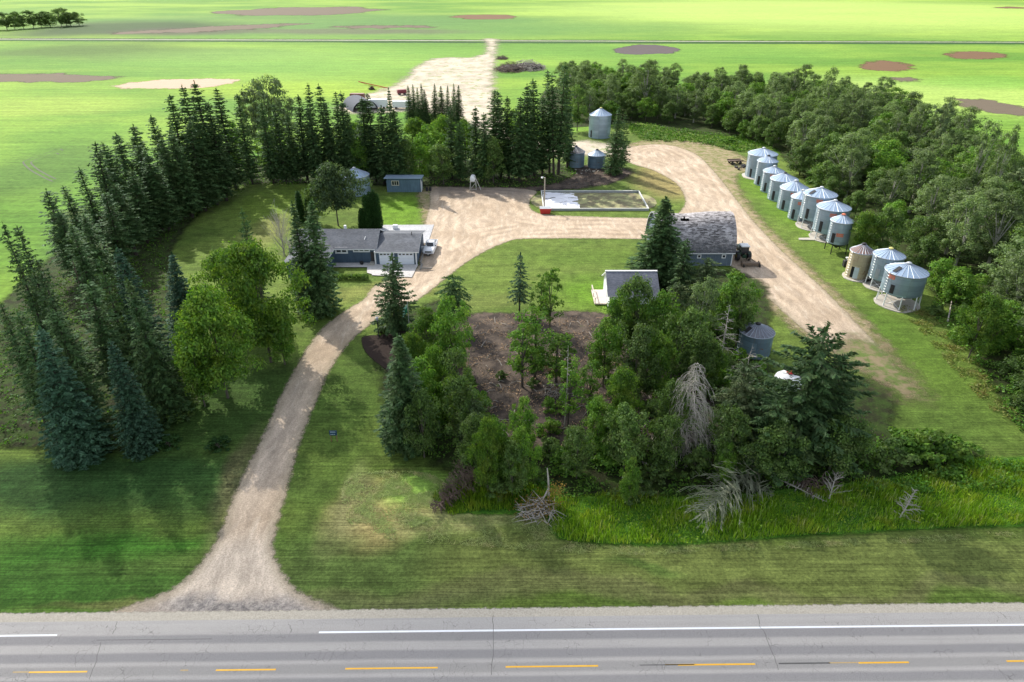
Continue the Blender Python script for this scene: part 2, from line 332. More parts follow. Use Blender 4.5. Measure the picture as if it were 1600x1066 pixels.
for nm, e, f, cell, am, so in [('bare_soil', ell(470, 18, 130, 6.5, -.02), soilB, 6, 5, 4), ('bare_soil', ell(757, 26.5, 47, 4), soilA, 4, 3, 2), ('bare_soil', ell(1010, 78, 52, 7.5), soil_fn((.095, .08, .08)), 3, 2, 1),
                       ('bare_soil', ell(1385, 103, 42, 8, .03), soilA, 2, 2, 1.5), ('bare_soil', ell(1523, 86.5, 46, 6, .02), soilA, 2, 2, 1.5), ('bare_soil', ell(1555, 168, 66, 9, .16), soilB, 2, 2, 1.5),
                       ('bare_soil', ell(1412, 124, 28, 3, .03), soilB, 2, 2, 1.5), ('bare_soil', ell(280, 131, 92, 8, -.03), soilC, 2, 1.5, 1), ('bare_soil', ell(60, 122, 130, 7), soilB, 3, 3, 2), ('bare_soil', ell(330, 45, 150, 3.5, -.05), soilB, 6, 6, 4), ('bare_soil', ell(600, 42, 75, 2.5), soilB, 6, 6, 4), ('bare_soil', ell(1580, 12, 22, 1.5), soilA, 6, 4, 3)]:
    zone(nm, e, f, FIELD, amp=am * 4, soft=so * 1.2, cell=cell, margin=am * 2.4 + so, nscale=.16 if cell < 3 else .05); SHEETZ[0] -= .0026
zone('ditch_grass', [(-900, 61), (-200, 63.2), (780, 67.6), (1600, 69.6), (2600, 71), (2600, 68.6), (1600, 66.8), (780, 64.8), (-200, 61), (-900, 59)], soil_fn((.03, .08, .018)), FIELD, amp=2.5, soft=1.5, cell=3, margin=5, nscale=.2, smooth=0)
zone('ditch_grass', [(-900, 57.6), (-200, 59.4), (780, 62.8), (1600, 65.2), (2600, 67.3), (2600, 66.6), (1600, 64.5), (780, 62.0), (-200, 58.6), (-900, 57)], soil_fn((.045, .09, .03)), FIELD, amp=2.5, soft=1.5, cell=3, margin=5, nscale=.2, smooth=0)
zone('side_road', [(-900, 59), (-200, 61), (780, 64.4), (1600, 66.6), (2600, 68.5), (2600, 67.5), (1600, 65.6), (780, 63.2), (-200, 59.8), (-900, 58)], soil_fn((.30, .30, .24)), FIELD, amp=1.5, soft=1, cell=3, margin=6, nscale=.2, smooth=0)
zone('back_track', [[(757, 61), (777, 61), (776, 66), (772, 100), (770, 140), (780, 180), (800, 214), (860, 222), (930, 222), (985, 230), (985, 248), (930, 244), (850, 244), (790, 242), (750, 205), (700, 180), (640, 175), (540, 176), (538, 160), (560, 150), (600, 140), (636, 122), (655, 102), (690, 90), (735, 90), (760, 82), (761, 66)]], track_fn, FIELD, amp=5, soft=3.5, cell=1.5, margin=8, nscale=.12)
zone('worn_ground', [(985, 226), (1040, 219), (1120, 228), (1185, 262), (1150, 275), (1170, 320), (1215, 370), (1330, 480), (1390, 545), (1400, 575), (1370, 590), (1290, 552), (1232, 505), (1170, 455), (1170, 430), (1215, 400), (1160, 345), (1100, 280), (1030, 250)], worn_fn, amp=1.6, soft=1.3, margin=5, nscale=.5)
zone('worn_ground', [(655, 300), (678, 288), (688, 300), (684, 330), (678, 350), (664, 352), (660, 330)], worn_fn, amp=1.6, soft=1.3, margin=4, nscale=.5)
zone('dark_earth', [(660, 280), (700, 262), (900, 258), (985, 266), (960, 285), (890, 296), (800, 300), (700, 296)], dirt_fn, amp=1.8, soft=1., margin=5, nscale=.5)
DRIVE = [(120, 990), (130, 974), (190, 951), (260, 927), (300, 897), (330, 860), (350, 820), (362, 785), (385, 735), (408, 690), (430, 640), (455, 590), (480, 545), (510, 508), (545, 483), (572, 466), (580, 452), (600, 440), (640, 425), (655, 415), (655, 395), (662, 370), (666, 345), (672, 320), (672, 300), (680, 285), (740, 290), (800, 294), (838, 299), (830, 310), (827, 322), (837, 332), (870, 337), (1010, 341), (1050, 338), (1068, 325), (1070, 308), (1056, 286), (1020, 266), (990, 257), (972, 245), (985, 230), (1040, 226), (1085, 240), (1110, 262), (1135, 292), (1172, 340), (1222, 393), (1282, 448), (1335, 502), (1375, 545), (1400, 580), (1380, 590), (1290, 542), (1232, 494), (1180, 447), (1150, 420), (1100, 400), (1040, 380), (1010, 374), (830, 373), (790, 379), (752, 396), (715, 420), (684, 445), (650, 470), (600, 492), (575, 510), (548, 532), (520, 570), (500, 610), (480, 660), (462, 710), (450, 760), (438, 800), (430, 830), (427, 865), (448, 908), (490, 938), (560, 962), (640, 974), (650, 990)]
zone('driveway', DRIVE, gravel_fn, amp=.55, soft=.35, cell=.7, margin=2.5, nscale=1.1, smooth=3)
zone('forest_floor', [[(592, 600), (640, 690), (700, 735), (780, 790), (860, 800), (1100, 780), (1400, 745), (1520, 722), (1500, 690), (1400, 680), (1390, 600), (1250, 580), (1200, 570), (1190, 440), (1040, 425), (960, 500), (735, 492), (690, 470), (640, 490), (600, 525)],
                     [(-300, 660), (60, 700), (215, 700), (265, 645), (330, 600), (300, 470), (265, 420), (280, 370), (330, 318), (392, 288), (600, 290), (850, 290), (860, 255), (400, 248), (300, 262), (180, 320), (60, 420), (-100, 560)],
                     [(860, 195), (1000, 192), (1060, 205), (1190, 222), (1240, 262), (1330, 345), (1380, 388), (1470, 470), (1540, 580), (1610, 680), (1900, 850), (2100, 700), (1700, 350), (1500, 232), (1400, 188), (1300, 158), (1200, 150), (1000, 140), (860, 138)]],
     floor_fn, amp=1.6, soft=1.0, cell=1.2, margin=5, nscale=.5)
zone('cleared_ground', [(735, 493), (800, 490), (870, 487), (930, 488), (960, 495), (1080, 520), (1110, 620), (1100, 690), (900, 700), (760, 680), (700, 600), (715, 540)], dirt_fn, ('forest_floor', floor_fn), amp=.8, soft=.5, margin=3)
zone('rank_grass_ground', [[(858, 800), (866, 838), (920, 850), (1050, 853), (1200, 843), (1350, 833), (1600, 823), (2300, 812), (2300, 760), (1700, 712), (1600, 714), (1500, 722), (1400, 745), (1100, 775), (900, 775)], [(690, 760), (700, 800), (850, 800), (870, 760), (760, 735)]], rank_fn, amp=.5, soft=.3, margin=2.5)
zone('worn_ground', [(1340, 528), (1385, 550), (1420, 585), (1440, 622), (1410, 620), (1370, 592), (1325, 562), (1310, 542)], lambda n: n.mix(n.step(n.noise(.6, 5, .7), .4, .6), (.25, .20, .12), (.12, .17, .045)), amp=2.5, soft=2.8, margin=5, nscale=.5)
zone('mulch_bed', [(567, 527), (592, 524), (640, 520), (650, 560), (630, 600), (605, 580), (580, 560), (568, 545)], mulch_fn, amp=.1, soft=.12, margin=1, cell=.4)
# highway: straight and almost parallel to the picture
hA = np.array(G(0, 974)); hB = np.array(G(1600, 957)); hd = (hB - hA) / np.linalg.norm(hB - hA); hn = np.array([-hd[1], hd[0]])
def HW(s, t): p = hA + hd * s + hn * t; return (p[0], p[1])
hang = math.atan2(hd[1], hd[0])
def toHW(px, py): q = np.array(G(px, py)) - hA; return (q @ hd, q @ hn)
tW = toHW(1000, 984)[1]; tY = (toHW(100, 1053.3)[1] + toHW(1400, 1034.5)[1]) / 2
def hw_strip(name, t0, t1, m, z, s0=-900, s1=900): return plain_sheet(name, [HW(s0, t0), HW(s1, t0), HW(s1, t1), HW(s0, t1)], m, z)
tE = 2 * tY                                 # south edge of the asphalt mirrors the north one
SH = ground_mat('shoulder_gravel', ('shoulder', shoulder_fn), LAWN, amp=.25, soft=.12, nscale=2.5, bump=.5)
def strip_sheet(name, t0, t1, m, z, cell=.5, s0=-120, s1=200):
    ns = int((s1 - s0) / cell); ts = np.linspace(t0, t1, max(3, int(abs(t1 - t0) / .25))); ss = np.linspace(s0, s1, ns)
    V = []; D = []
    for t in ts:
        for s_ in ss:
            V.append((*HW(s_, t), z)); D.append(min(t - ts[0] if t0 < -1 else 9, ts[-1] - t) - .45)
    idx = np.arange(len(ts) * ns).reshape(len(ts), ns); Q = np.stack([idx[:-1, :-1].ravel(), idx[:-1, 1:].ravel(), idx[1:, 1:].ravel(), idx[1:, :-1].ravel()], 1)
    o = link(name, from_arrays(name, V, Q, m, {'d': ('POINT', D)})); o['kind'] = 'structure'; return o
strip_sheet('road_shoulder', -.4, 1.35, SH, .075)
strip_sheet('road_shoulder', tE - 1.6, tE + .4, SH, .075)
def asphalt_fn(n, b):
    tc = n.node('ShaderNodeMapping', vector_type='TEXTURE'); n.set(tc.inputs[0], n.pos()); tc.inputs['Location'].default_value = (hA[0], hA[1], 0); tc.inputs['Rotation'].default_value = (0, 0, hang)
    sx = n.node('ShaderNodeSeparateXYZ'); n.set(sx.inputs[0], tc.outputs[0]); t = sx.outputs[1]; v = tc.outputs[0]
    c = n.mix(n.noise(.25, 5, .7, vec=v), (.33, .315, .30), (.405, .39, .37))
    wob = n.math('MULTIPLY', n.math('SUBTRACT', n.noise(.15, 3, .5, vec=v), .5), .12)
    def band(p, w_, k, col):
        nonlocal c
        u = n.math('ABSOLUTE', n.math('SUBTRACT', n.math('ADD', t, wob), p)); c = n.mix(n.step(u, w_ * .5, w_ * 1.1, k, 0), c, col)
    for p in (tY + 1.15, tY + 2.75, tY - 1.15, tY - 2.75): band(p, .5, .75, (.20, .195, .20))
    band(tY, .5, .5, (.20, .195, .19))
    band(tW + 1.1, .5, .5, (.40, .385, .365))
    c = n.mix(n.step(n.noise(1., 3, .6, vec=v, stretch=(.05, 2.2, 1)), .5, .75, 0, .3), c, (.24, .235, .235))
    # thin cracks, mostly across the road
    m1 = n.node('ShaderNodeMapping'); n.set(m1.inputs[0], v); m1.inputs['Scale'].default_value = (1.9, 1.2, 1)
    nz = n.node('ShaderNodeTexNoise'); n.set(nz.inputs['Vector'], v); nz.inputs['Scale'].default_value = 1.1; nz.inputs['Detail'].default_value = 4
    wv = n.node('ShaderNodeVectorMath', operation='MULTIPLY_ADD'); n.set(wv.inputs[0], nz.outputs['Color']); wv.inputs[1].default_value = (.9,) * 3; n.set(wv.inputs[2], m1.outputs[0])
    cr = n.node('ShaderNodeTexVoronoi', feature='DISTANCE_TO_EDGE'); n.set(cr.inputs['Vector'], wv.outputs[0]); cr.inputs['Scale'].default_value = 1
    keep = n.step(n.noise(.5, 4, .7, vec=v, off=(3, 8, 0)), .50, .62)
    c = n.mix(n.math('MULTIPLY', n.step(cr.outputs['Distance'], .008, .024, .7, 0), keep), c, (.10, .095, .09))
    c = n.mul(c, n.step(n.noise(14, 4, .9, vec=v), .25, .75, .74, 1.24))
    n.set(b.inputs['Base Color'], c); b.inputs['Roughness'].default_value = .85
    n.set(b.inputs['Normal'], n.bump(n.noise(18, 3, .8), .3, .02))
ASPH = mat('worn_asphalt', asphalt_fn)
hw_strip('highway', .02, tE, ASPH, .08)
# side strip of dark dirt and patch seams on the asphalt
def paint(name, col, wear):
    def fn(n, b):
        c = n.mix(n.step(n.noise(5, 5, .8), .5 - wear, .5 + wear * .6, 0, 1), col, (.20, .195, .2)); n.set(b.inputs['Base Color'], c); b.inputs['Roughness'].default_value = .6
    return mat(name, fn)
WP = simple('white_road_paint', (.78, .80, .84), .55, var=.12, scale=6); YP = simple('yellow_road_paint', (.75, .42, .035), .55, var=.2, scale=6); YF = simple('worn_yellow_paint', (.46, .33, .14), .6, var=.35, scale=8)
def strips(name, segs, m, z=.085):
    vs = []; fs = []
    for s0, s1, t, w_ in segs:
        k = len(vs); vs += [(*HW(s0, t - w_), z), (*HW(s1, t - w_), z), (*HW(s1, t + w_), z), (*HW(s0, t + w_), z)]; fs.append((k, k + 1, k + 2, k + 3))
    me = bpy.data.meshes.new(name); me.from_pydata(vs, [], fs); me.materials.append(m); o = link(name, me); o['kind'] = 'structure'; return o
sL = toHW(88, 996)[0]; sR = toHW(498, 991)[0]
strips('edge_line', [(-400, sL, tW, .075), (sR, 600, tW, .085)], WP)
strips('edge_line', [(-400, 600, 2 * tY - tW, .08)], WP)
dash = [(50, 140), (339, 432), (540, 684), (790, 935), (1060, 1182), (1345, 1425), (1580, 1700)]
strips('centre_line', [(toHW(a, 1045)[0], toHW(b, 1045)[0], tY, .07) for a, b in dash] + [(toHW(50, 1045)[0] - 12.4 * k, toHW(140, 1045)[0] - 12.4 * k, tY, .07) for k in range(1, 20)] + [(toHW(1580, 1045)[0] + 12.4 * k, toHW(1700, 1045)[0] + 12.4 * k, tY, .07) for k in range(1, 20)], YP)
strips('centre_line', [(toHW(a, 1045)[0], toHW(b, 1045)[0], tY + .03, .045) for a, b in [(25, 49), (284, 296), (1040, 1059), (1298, 1344)]], YF)
strips('tar_smear', [(toHW(1000, 1041)[0], toHW(1085, 1040)[0], tY + .02, .035), (toHW(1216, 1037)[0], toHW(1296, 1036)[0], tY + .02, .06), (toHW(150, 1003)[0], toHW(330, 1003)[0], tY + 2.75, .02)], simple('tar_smear', (.09, .088, .085), .6, var=.3))
def jag(name, pts, wdt, m, z):                # a thin wandering seam or crack
    v = []; fs = []; rr = random.Random(len(pts) + int(pts[0][0]))
    P = []
    for (a, b) in zip(pts[:-1], pts[1:]):
        for k in range(6): P.append((a[0] + (b[0] - a[0]) * k / 6 + rr.uniform(-.05, .05), a[1] + (b[1] - a[1]) * k / 6 + rr.uniform(-.05, .05)))
    P.append(pts[-1])
    for i, p in enumerate(P):
        v += [(p[0] - wdt, p[1], z), (p[0] + wdt * rr.uniform(.5, 1.2), p[1], z)]
        if i: k = 2 * i; fs.append((k - 2, k - 1, k + 1, k))
    me = bpy.data.meshes.new(name); me.from_pydata(v, [], fs); me.materials.append(m); o = link(name, me); o['kind'] = 'structure'
TAR = simple('crack_tar', (.11, .105, .10), .6, var=.2)
for a, b in [((183, 972), (176, 992)), ((158, 1005), (140, 1062)), ((1183, 962), (1186, 977)), ((1197, 1000), (1216, 1048)), ((1560, 957), (1572, 968)), ((770, 963), (768, 1056)), ((450, 975), (455, 990)), ((1186, 978), (1198, 1000))]:
    jag('road_crack', [G(*a), G((a[0] + b[0]) / 2 + 2, (a[1] + b[1]) / 2), G(*b)], .022, TAR, .088)

WTR = simple('wheel_track_soil', (.06, .075, .04), .9, var=.4)
for pts in ([(98, 235), (70, 240), (42, 250), (37, 256), (58, 272), (96, 283)], [(92, 241), (68, 245), (52, 251), (49, 256), (66, 269), (98, 280)]):
    v = []; fs = []; Pw = smooth_poly([G(*p) for p in pts], 5)[:-6]
    for i, p in enumerate(Pw): v += [(p[0] - .1, p[1] - .22, .008), (p[0] + .1, p[1] + .22, .008)]; fs += [(2 * i - 2, 2 * i - 1, 2 * i + 1, 2 * i)] if i else []
    me = bpy.data.meshes.new('wheel_track'); me.from_pydata(v, [], fs); me.materials.append(WTR); link('wheel_track', me)['kind'] = 'structure'

# ------------------------------------------------------------------ foliage materials and meshes
def leaf_mat(name, c1, c2, c3, trans=.35, rough=.6):
    def fn(n, b):
        v = n.attr('v'); oi = n.node('ShaderNodeObjectInfo').outputs['Random']
        c = n.mix(v, c1, c2); c = n.mix(n.step(n.noise(.6, 3, .6), .45, .7, 0, .7), c, c3)
        c = n.mul(c, n.step(oi, 0, 1, .82, 1.2)); c = n.mul(c, n.step(n.math('FRACT', n.math('MULTIPLY', v, 7.3)), 0, 1, .7, 1.25))
        n.t.nodes.remove(b); d = n.node('ShaderNodeBsdfDiffuse'); n.set(d.inputs[0], c)
        t = n.node('ShaderNodeBsdfTranslucent'); n.set(t.inputs[0], n.mix(1., c, (1.0, 1.1, .55), 'MULTIPLY'))
        g = n.node('ShaderNodeBsdfGlossy'); g.inputs['Roughness'].default_value = .5; g.inputs[0].default_value = (.8, .9, 1, 1)
        m1 = n.node('ShaderNodeMixShader'); m1.inputs[0].default_value = trans; n.t.links.new(d.outputs[0], m1.inputs[1]); n.t.links.new(t.outputs[0], m1.inputs[2])
        m2 = n.node('ShaderNodeMixShader'); m2.inputs[0].default_value = .012; n.t.links.new(m1.outputs[0], m2.inputs[1]); n.t.links.new(g.outputs[0], m2.inputs[2])
        n.t.links.new(m2.outputs[0], n.t.nodes['Material Output'].inputs[0])
    return mat(name, fn)
L_ASPEN = leaf_mat('aspen_leaves', (.10, .165, .055), (.19, .265, .09), (.24, .29, .16), 0.42)
L_BRIGHT = leaf_mat('bright_leaves', (.065, .155, .02), (.15, .265, .03), (.23, .31, .04), 0.45)
L_MAPLE = leaf_mat('maple_leaves', (.07, .175, .022), (.16, .30, .035), (.22, .31, .05), 0.42)
L_WILLOW = leaf_mat('silver_leaves', (.10, .15, .07), (.20, .26, .12), (.26, .30, .15), .4)
L_DARK = leaf_mat('dark_leaves', (.065, .125, .03), (.13, .215, .045), (.16, .21, .065), 0.42)
L_SPRUCE = leaf_mat('spruce_needles', (.042, .092, .032), (.092, .165, .055), (.12, .17, .06), 0.25)
L_BLUE = leaf_mat('blue_spruce_needles', (.034, .085, .046), (.078, .150, .088), (.05, .11, .05), 0.18)
L_PINE = leaf_mat('olive_needles', (.06, .105, .04), (.13, .18, .07), (.17, .20, .09), 0.28)
L_CEDAR = leaf_mat('cedar_foliage', (0.021, 0.058, 0.013), (0.046, 0.111, 0.023), (0.039, 0.091, 0.019), .2)
L_GRASS = leaf_mat('rank_grass_blades', (.13, .25, .018), (.27, .43, .03), (.40, .44, .06), .5)
L_WEED = leaf_mat('weed_leaves', (.06, .16, .02), (.13, .27, .03), (.17, .25, .05), 0.4)
L_HAY = leaf_mat('cut_grass_blades', (.24, .32, .10), (.38, .44, .16), (.44, .38, .20), .35)
L_RUST = leaf_mat('withered_leaves', (.20, .11, .03), (.34, .22, .05), (.24, .24, .05), .3)
BARK = simple('grey_bark', (.10, .085, .07), .9, var=.35, scale=3, bump=.5)
BARKD = simple('dark_bark', (.045, .036, .03), .9, var=.35, scale=3, bump=.5)
BARKP = simple('pale_poplar_bark', (.30, .29, .25), .9, var=.3, scale=3)
DEADW = simple('dead_grey_wood', (.38, .35, .31), .9, var=.3, scale=3)
DEADB = simple('dead_brown_wood', (.13, .095, .075), .9, var=.4, scale=2)
DEADG = simple('dead_lichen_wood', (.24, .26, .18), .9, var=.3, scale=2)

def cards(C, Nn, L, Wd, U=None):
    """quads centred at C facing Nn, L long and Wd wide along U"""
    n = len(C); Nn = Nn / (np.linalg.norm(Nn, axis=1, keepdims=True) + 1e-9)
    if U is None: U = rng.normal(size=(n, 3))
    U = U - (U * Nn).sum(1, keepdims=True) * Nn; U /= (np.linalg.norm(U, axis=1, keepdims=True) + 1e-9); W_ = np.cross(Nn, U)
    L = np.asarray(L).reshape(-1, 1) / 2; Wd = np.asarray(Wd).reshape(-1, 1) / 2
    V = np.stack([C - U * L - W_ * Wd * .6, C - U * L * .2 + W_ * Wd, C + U * L + W_ * Wd * .25, C + U * L * .3 - W_ * Wd], 1).reshape(-1, 3)
    return V, np.arange(4 * n).reshape(n, 4)
def crown_mesh(name, V, Fq, m):
    return from_arrays(name, V, Fq, m, {'v': ('FACE', rng.random(len(Fq)))})
def decid(name, h, r, base, m, n_cl=60, per=60, leaf=.34, shape='round', lean=0., bark=None, open_=0., seed=0, top_r=None, squash=.75):
    """broad-leaved tree: returns (trunk mesh, crown mesh)"""
    g = np.random.default_rng(seed); hc = h - base; cs = []
    lob = g.uniform(0, 6.28, 4); amp = g.uniform(.08, .28, 4)
    while len(cs) < n_cl:
        u = g.random(); a = g.uniform(0, 6.28); z = u
        if shape == 'round': prof = math.sqrt(max(0, 1 - (2 * z - .9) ** 2 / 1.25))
        elif shape == 'tall': prof = (1 - z) ** .55 * min(1, .45 + z * 2.2)
        elif shape == 'oval': prof = .25 + .78 * max(0, math.sin(math.pi * min(1, z ** .85 * .93 + .04))) ** .7
        elif shape == 'vase': prof = .35 + .75 * z ** .7 if z < .8 else .95 * math.sqrt(max(0, 1 - ((z - .8) / .25) ** 2))
        else: prof = math.sqrt(max(0, 1 - z ** 2))
        q = 1 + sum(amp[i] * math.cos((i + 1) * a + lob[i] + 3 * z) for i in range(4))
        rr_ = r * prof * q * (g.random() ** .42) * .92
        cs.append((rr_ * math.cos(a) + lean * z * hc, rr_ * math.sin(a), base + hc * (z * .9 + .03)))
    C = np.array(cs); keep = np.ones(len(C), bool)
    cr = g.uniform(.55, 1.15, len(C)) * r * .30 * (1 if shape != 'tall' else .95)
    Vs = []; 
    for c, q in zip(C, cr):
        k = int(per * g.uniform(.5, 1.3)); d = g.normal(size=(k, 3)); d /= np.linalg.norm(d, axis=1, keepdims=True); d[:, 2] = np.where(d[:, 2] < -.35, -d[:, 2] * .6, d[:, 2])
        rad = q * g.uniform(.5, 1.12, (k, 1)) ; P = c + d * rad * np.array([1, 1, squash])
        nn = d + np.array([0, 0, .45]) + g.normal(size=(k, 3)) * .45
        Vs.append((P, nn))
    P = np.vstack([a for a, _ in Vs]); NN = np.vstack([b for _, b in Vs])
    V, Fq = cards(P, NN, leaf * g.uniform(.7, 1.5, len(P)), leaf * g.uniform(.5, 1.0, len(P)))
    crown = crown_mesh(name + '_crown', V, Fq, m)
    b = MB(); tr = max(.09, h * .014); pts = [(0, 0, -.1), (lean * hc * .1, 0, base * .6), (lean * hc * .3, g.uniform(-.2, .2), base + hc * .35), (lean * hc * .7, g.uniform(-.3, .3), base + hc * .78)]
    b.tube(pts, [tr * 1.25, tr, tr * .65, tr * .2], 7)
    for k in g.choice(len(C), min(len(C), 12), replace=False):
        c = C[k]; z0 = base * .7 + (c[2] - base * .7) * .35; x0 = lean * hc * max(0, (z0 - base * .6)) / hc
        b.tube([(x0, 0, z0), ((c[0] + x0) / 2, c[1] / 2, (z0 + c[2]) / 2 + .15), tuple(c)], [tr * .45, tr * .3, tr * .1], 5)
    trunk = b.mesh(name + '_trunk', bark or BARK, True)
    return trunk, crown
def spruce(name, h, r, clear, m, seed=0, levels=None, nb=9, taper=.85, droop=.35, dens=1., bark=None, ragged=.2, top=1., twig=.34, sparse_low=0., whorl=.0, tuft=False):
    g = np.random.default_rng(seed); levels = levels or int((h - clear) / .36); CC = []; NN = []; UU = []; LL = []; WW = []; br = MB(); tr = h * .011 + .05
    lean = g.uniform(-.02, .02, 2) * h
    for i in range(levels):
        t = (i + g.uniform(-.3, .3)) / levels; t = min(max(t, 0), 1); z = clear + (h - clear) * t * .985
        rad = r * ((1 - t) ** taper) * top * (.55 + .45 * min(1, t * 6 + .35)) + .12
        side = g.uniform(0, 6.28); n_b = max(4, int(nb * (.55 + .45 * (1 - t)) * (1 if t > .3 else 1 - sparse_low)))
        if whorl and (i % 2): n_b = int(n_b * (1 - whorl))
        for k in range(n_b):
            a = side + 6.283 * k / n_b + g.uniform(-.25, .25); L = rad * g.uniform(1 - ragged * 1.6, 1 + ragged * .55)
            if g.random() < ragged * .25: continue
            ca, sa = math.cos(a), math.sin(a); ns = max(3, int(L / .2 * dens)); s = (np.arange(ns) + g.random(ns)) / ns; s = s ** .75
            x = s * L; up = (.30 * t + .02); dz = up * x - droop * x ** 2 / (L + .6) + .10 * L * (s ** 3)
            wdt = (.12 + .26 * L) * (1 - s) ** .6 * .75 + .05
            for side_ in (-1, 1, 0):
                off = side_ * wdt * g.uniform(.2, 1., ns); X = np.stack([ca * x - sa * off, sa * x + ca * off, z + dz - abs(off) * .25 - (0.10 if side_ == 0 else 0) * g.random(ns)], 1)
                CC.append(X); U = np.stack([ca - sa * side_ * 1.1 + g.normal(0, .15, ns), sa + ca * side_ * 1.1 + g.normal(0, .15, ns), g.normal(-.15, .18, ns)], 1); UU.append(U)
                NN.append(np.stack([g.normal(0, .45, ns) + ca * .25, g.normal(0, .45, ns) + sa * .25, np.ones(ns)], 1)); sz = twig * g.uniform(.7, 1.35, ns); LL.append(sz * 1.15); WW.append(sz * (.42 if side_ else .55))
            if L > .8 and g.random() < .5: br.tube([(0, 0, z), (ca * L * .7, sa * L * .7, z + float(np.interp(.7 * L, x, dz)) - .03)], [.035, .012], 3, cap=False)
    k = 14; zt = h - g.random(k) * h * .05; CC.append(np.stack([g.normal(0, .04, k), g.normal(0, .04, k), zt], 1)); NN.append(g.normal(size=(k, 3)) * np.array([1, 1, .2])); UU.append(np.tile([0, 0, 1.], (k, 1)) + g.normal(0, .3, (k, 3))); LL.append(np.full(k, .4)); WW.append(np.full(k, .13))
    P = np.vstack(CC); P[:, 0] += lean[0] * (P[:, 2] / h) ** 2; P[:, 1] += lean[1] * (P[:, 2] / h) ** 2
    V, Fq = cards(P, np.vstack(NN), np.concatenate(LL), np.concatenate(WW), np.vstack(UU)); crown = crown_mesh(name + '_crown', V, Fq, m)
    br.tube([(0, 0, -.1), (lean[0] * .09, lean[1] * .09, h * .3), (lean[0] * .36, lean[1] * .36, h * .6), (lean[0], lean[1], h * .985)], [tr, tr * .75, tr * .45, .02], 7)
    return br.mesh(name + '_trunk', bark or BARKD, True), crown
def deadtree(name, h, r, m, seed=0, nb=60, droop=.5, twigs=7, up=0., z0=.15, thick=1., taper=.8, sweep=0.):
    """bare conifer: (trunk mesh, branches mesh)"""
    g = np.random.default_rng(seed); b = MB(); t = MB(); t.tube([(0, 0, -.1), (g.uniform(-.1, .1), 0, h * .5), (0, 0, h)], [h * .013 + .05, h * .010 + .02, .02], 7)
    for i in range(nb):
        if g.random() < .16: continue
        u = min(.99, z0 + (1 - z0) * ((i + g.uniform(-3, 3)) / nb)); u = max(u, .02); a = i * 2.4 + g.uniform(-1.2, 1.2); L = r * (1 - u) ** taper * g.uniform(.35, 1.3) + .2; ca, sa = math.cos(a), math.sin(a); pts = []; dr_ = droop + abs(droop) * g.uniform(-.5, .4)
        for k in range(5):
            s = k / 4; pts.append((ca * L * s, sa * L * s, u * h + up * L * s - dr_ * L * s * s + g.uniform(-.07, .07) * L))
        b.tube(pts, [.04 * thick, .03 * thick, .022 * thick, .015 * thick, .008 * thick], 3, cap=False)
        for q in range(twigs):
            s = g.uniform(.25, 1.); k = min(3, int(s * 4)); f = s * 4 - k; p = np.array(pts[k]) * (1 - f) + np.array(pts[k + 1]) * f; sd_ = g.choice([-1, 1]); l = L * .42 * (1.15 - s * .6) * g.uniform(.5, 1.1)
            d = np.array([ca * .7 - sa * sd_ * .8, sa * .7 + ca * sd_ * .8, -droop * .9 + up * .5 + g.uniform(-.25, .15)])
            b.tube([tuple(p), tuple(p + d * l * .5 + np.array([0, 0, .04 * l])), tuple(p + d * l + np.array([0, 0, -sweep * l]))], [.015 * thick, .011 * thick, .006 * thick], 3, cap=False)
    return t.mesh(name + '_trunk', m, True), b.mesh(name + '_branches', m)
def plant(name, meshes, x, y, sxy, sz, rz, label, cat, group=None, parts=('trunk', 'crown'), z=0.):
    o = empty(name, (x, y, z), label, cat, group, rz); o.scale = (sxy, sxy, sz)
    if cat == 'tree' and 'spruce' in label and 'cedar' not in label: q_ = random.uniform(.84, 1.2); o.scale = (sxy * q_, sxy * random.uniform(.84, 1.2), sz); o.rotation_euler = (random.gauss(0, .022), random.gauss(0, .022), rz)
    for p, me in zip(parts, meshes): link(p, me, o)
    return o
def put(name, proto, ph, pr, xt, yt, yb, wpx, label, cat='tree', group=None, parts=('trunk', 'crown'), rz=None):
    """proto built ph tall with radius pr; the top shows at (xt, yt), it stands on the ground row yb, wpx wide"""
    Y = GY(yb); X, _, Z = AT(xt, yt, Y); dep = Y * CT + (H - Z * .35) * ST; rad = wpx / 2 / F * dep * (1.14 if ph == 18 else 1.)
    return plant(name, proto, X, Y, rad / pr, Z / ph, random.uniform(0, 6.28) if rz is None else rz, label, cat, group, parts)

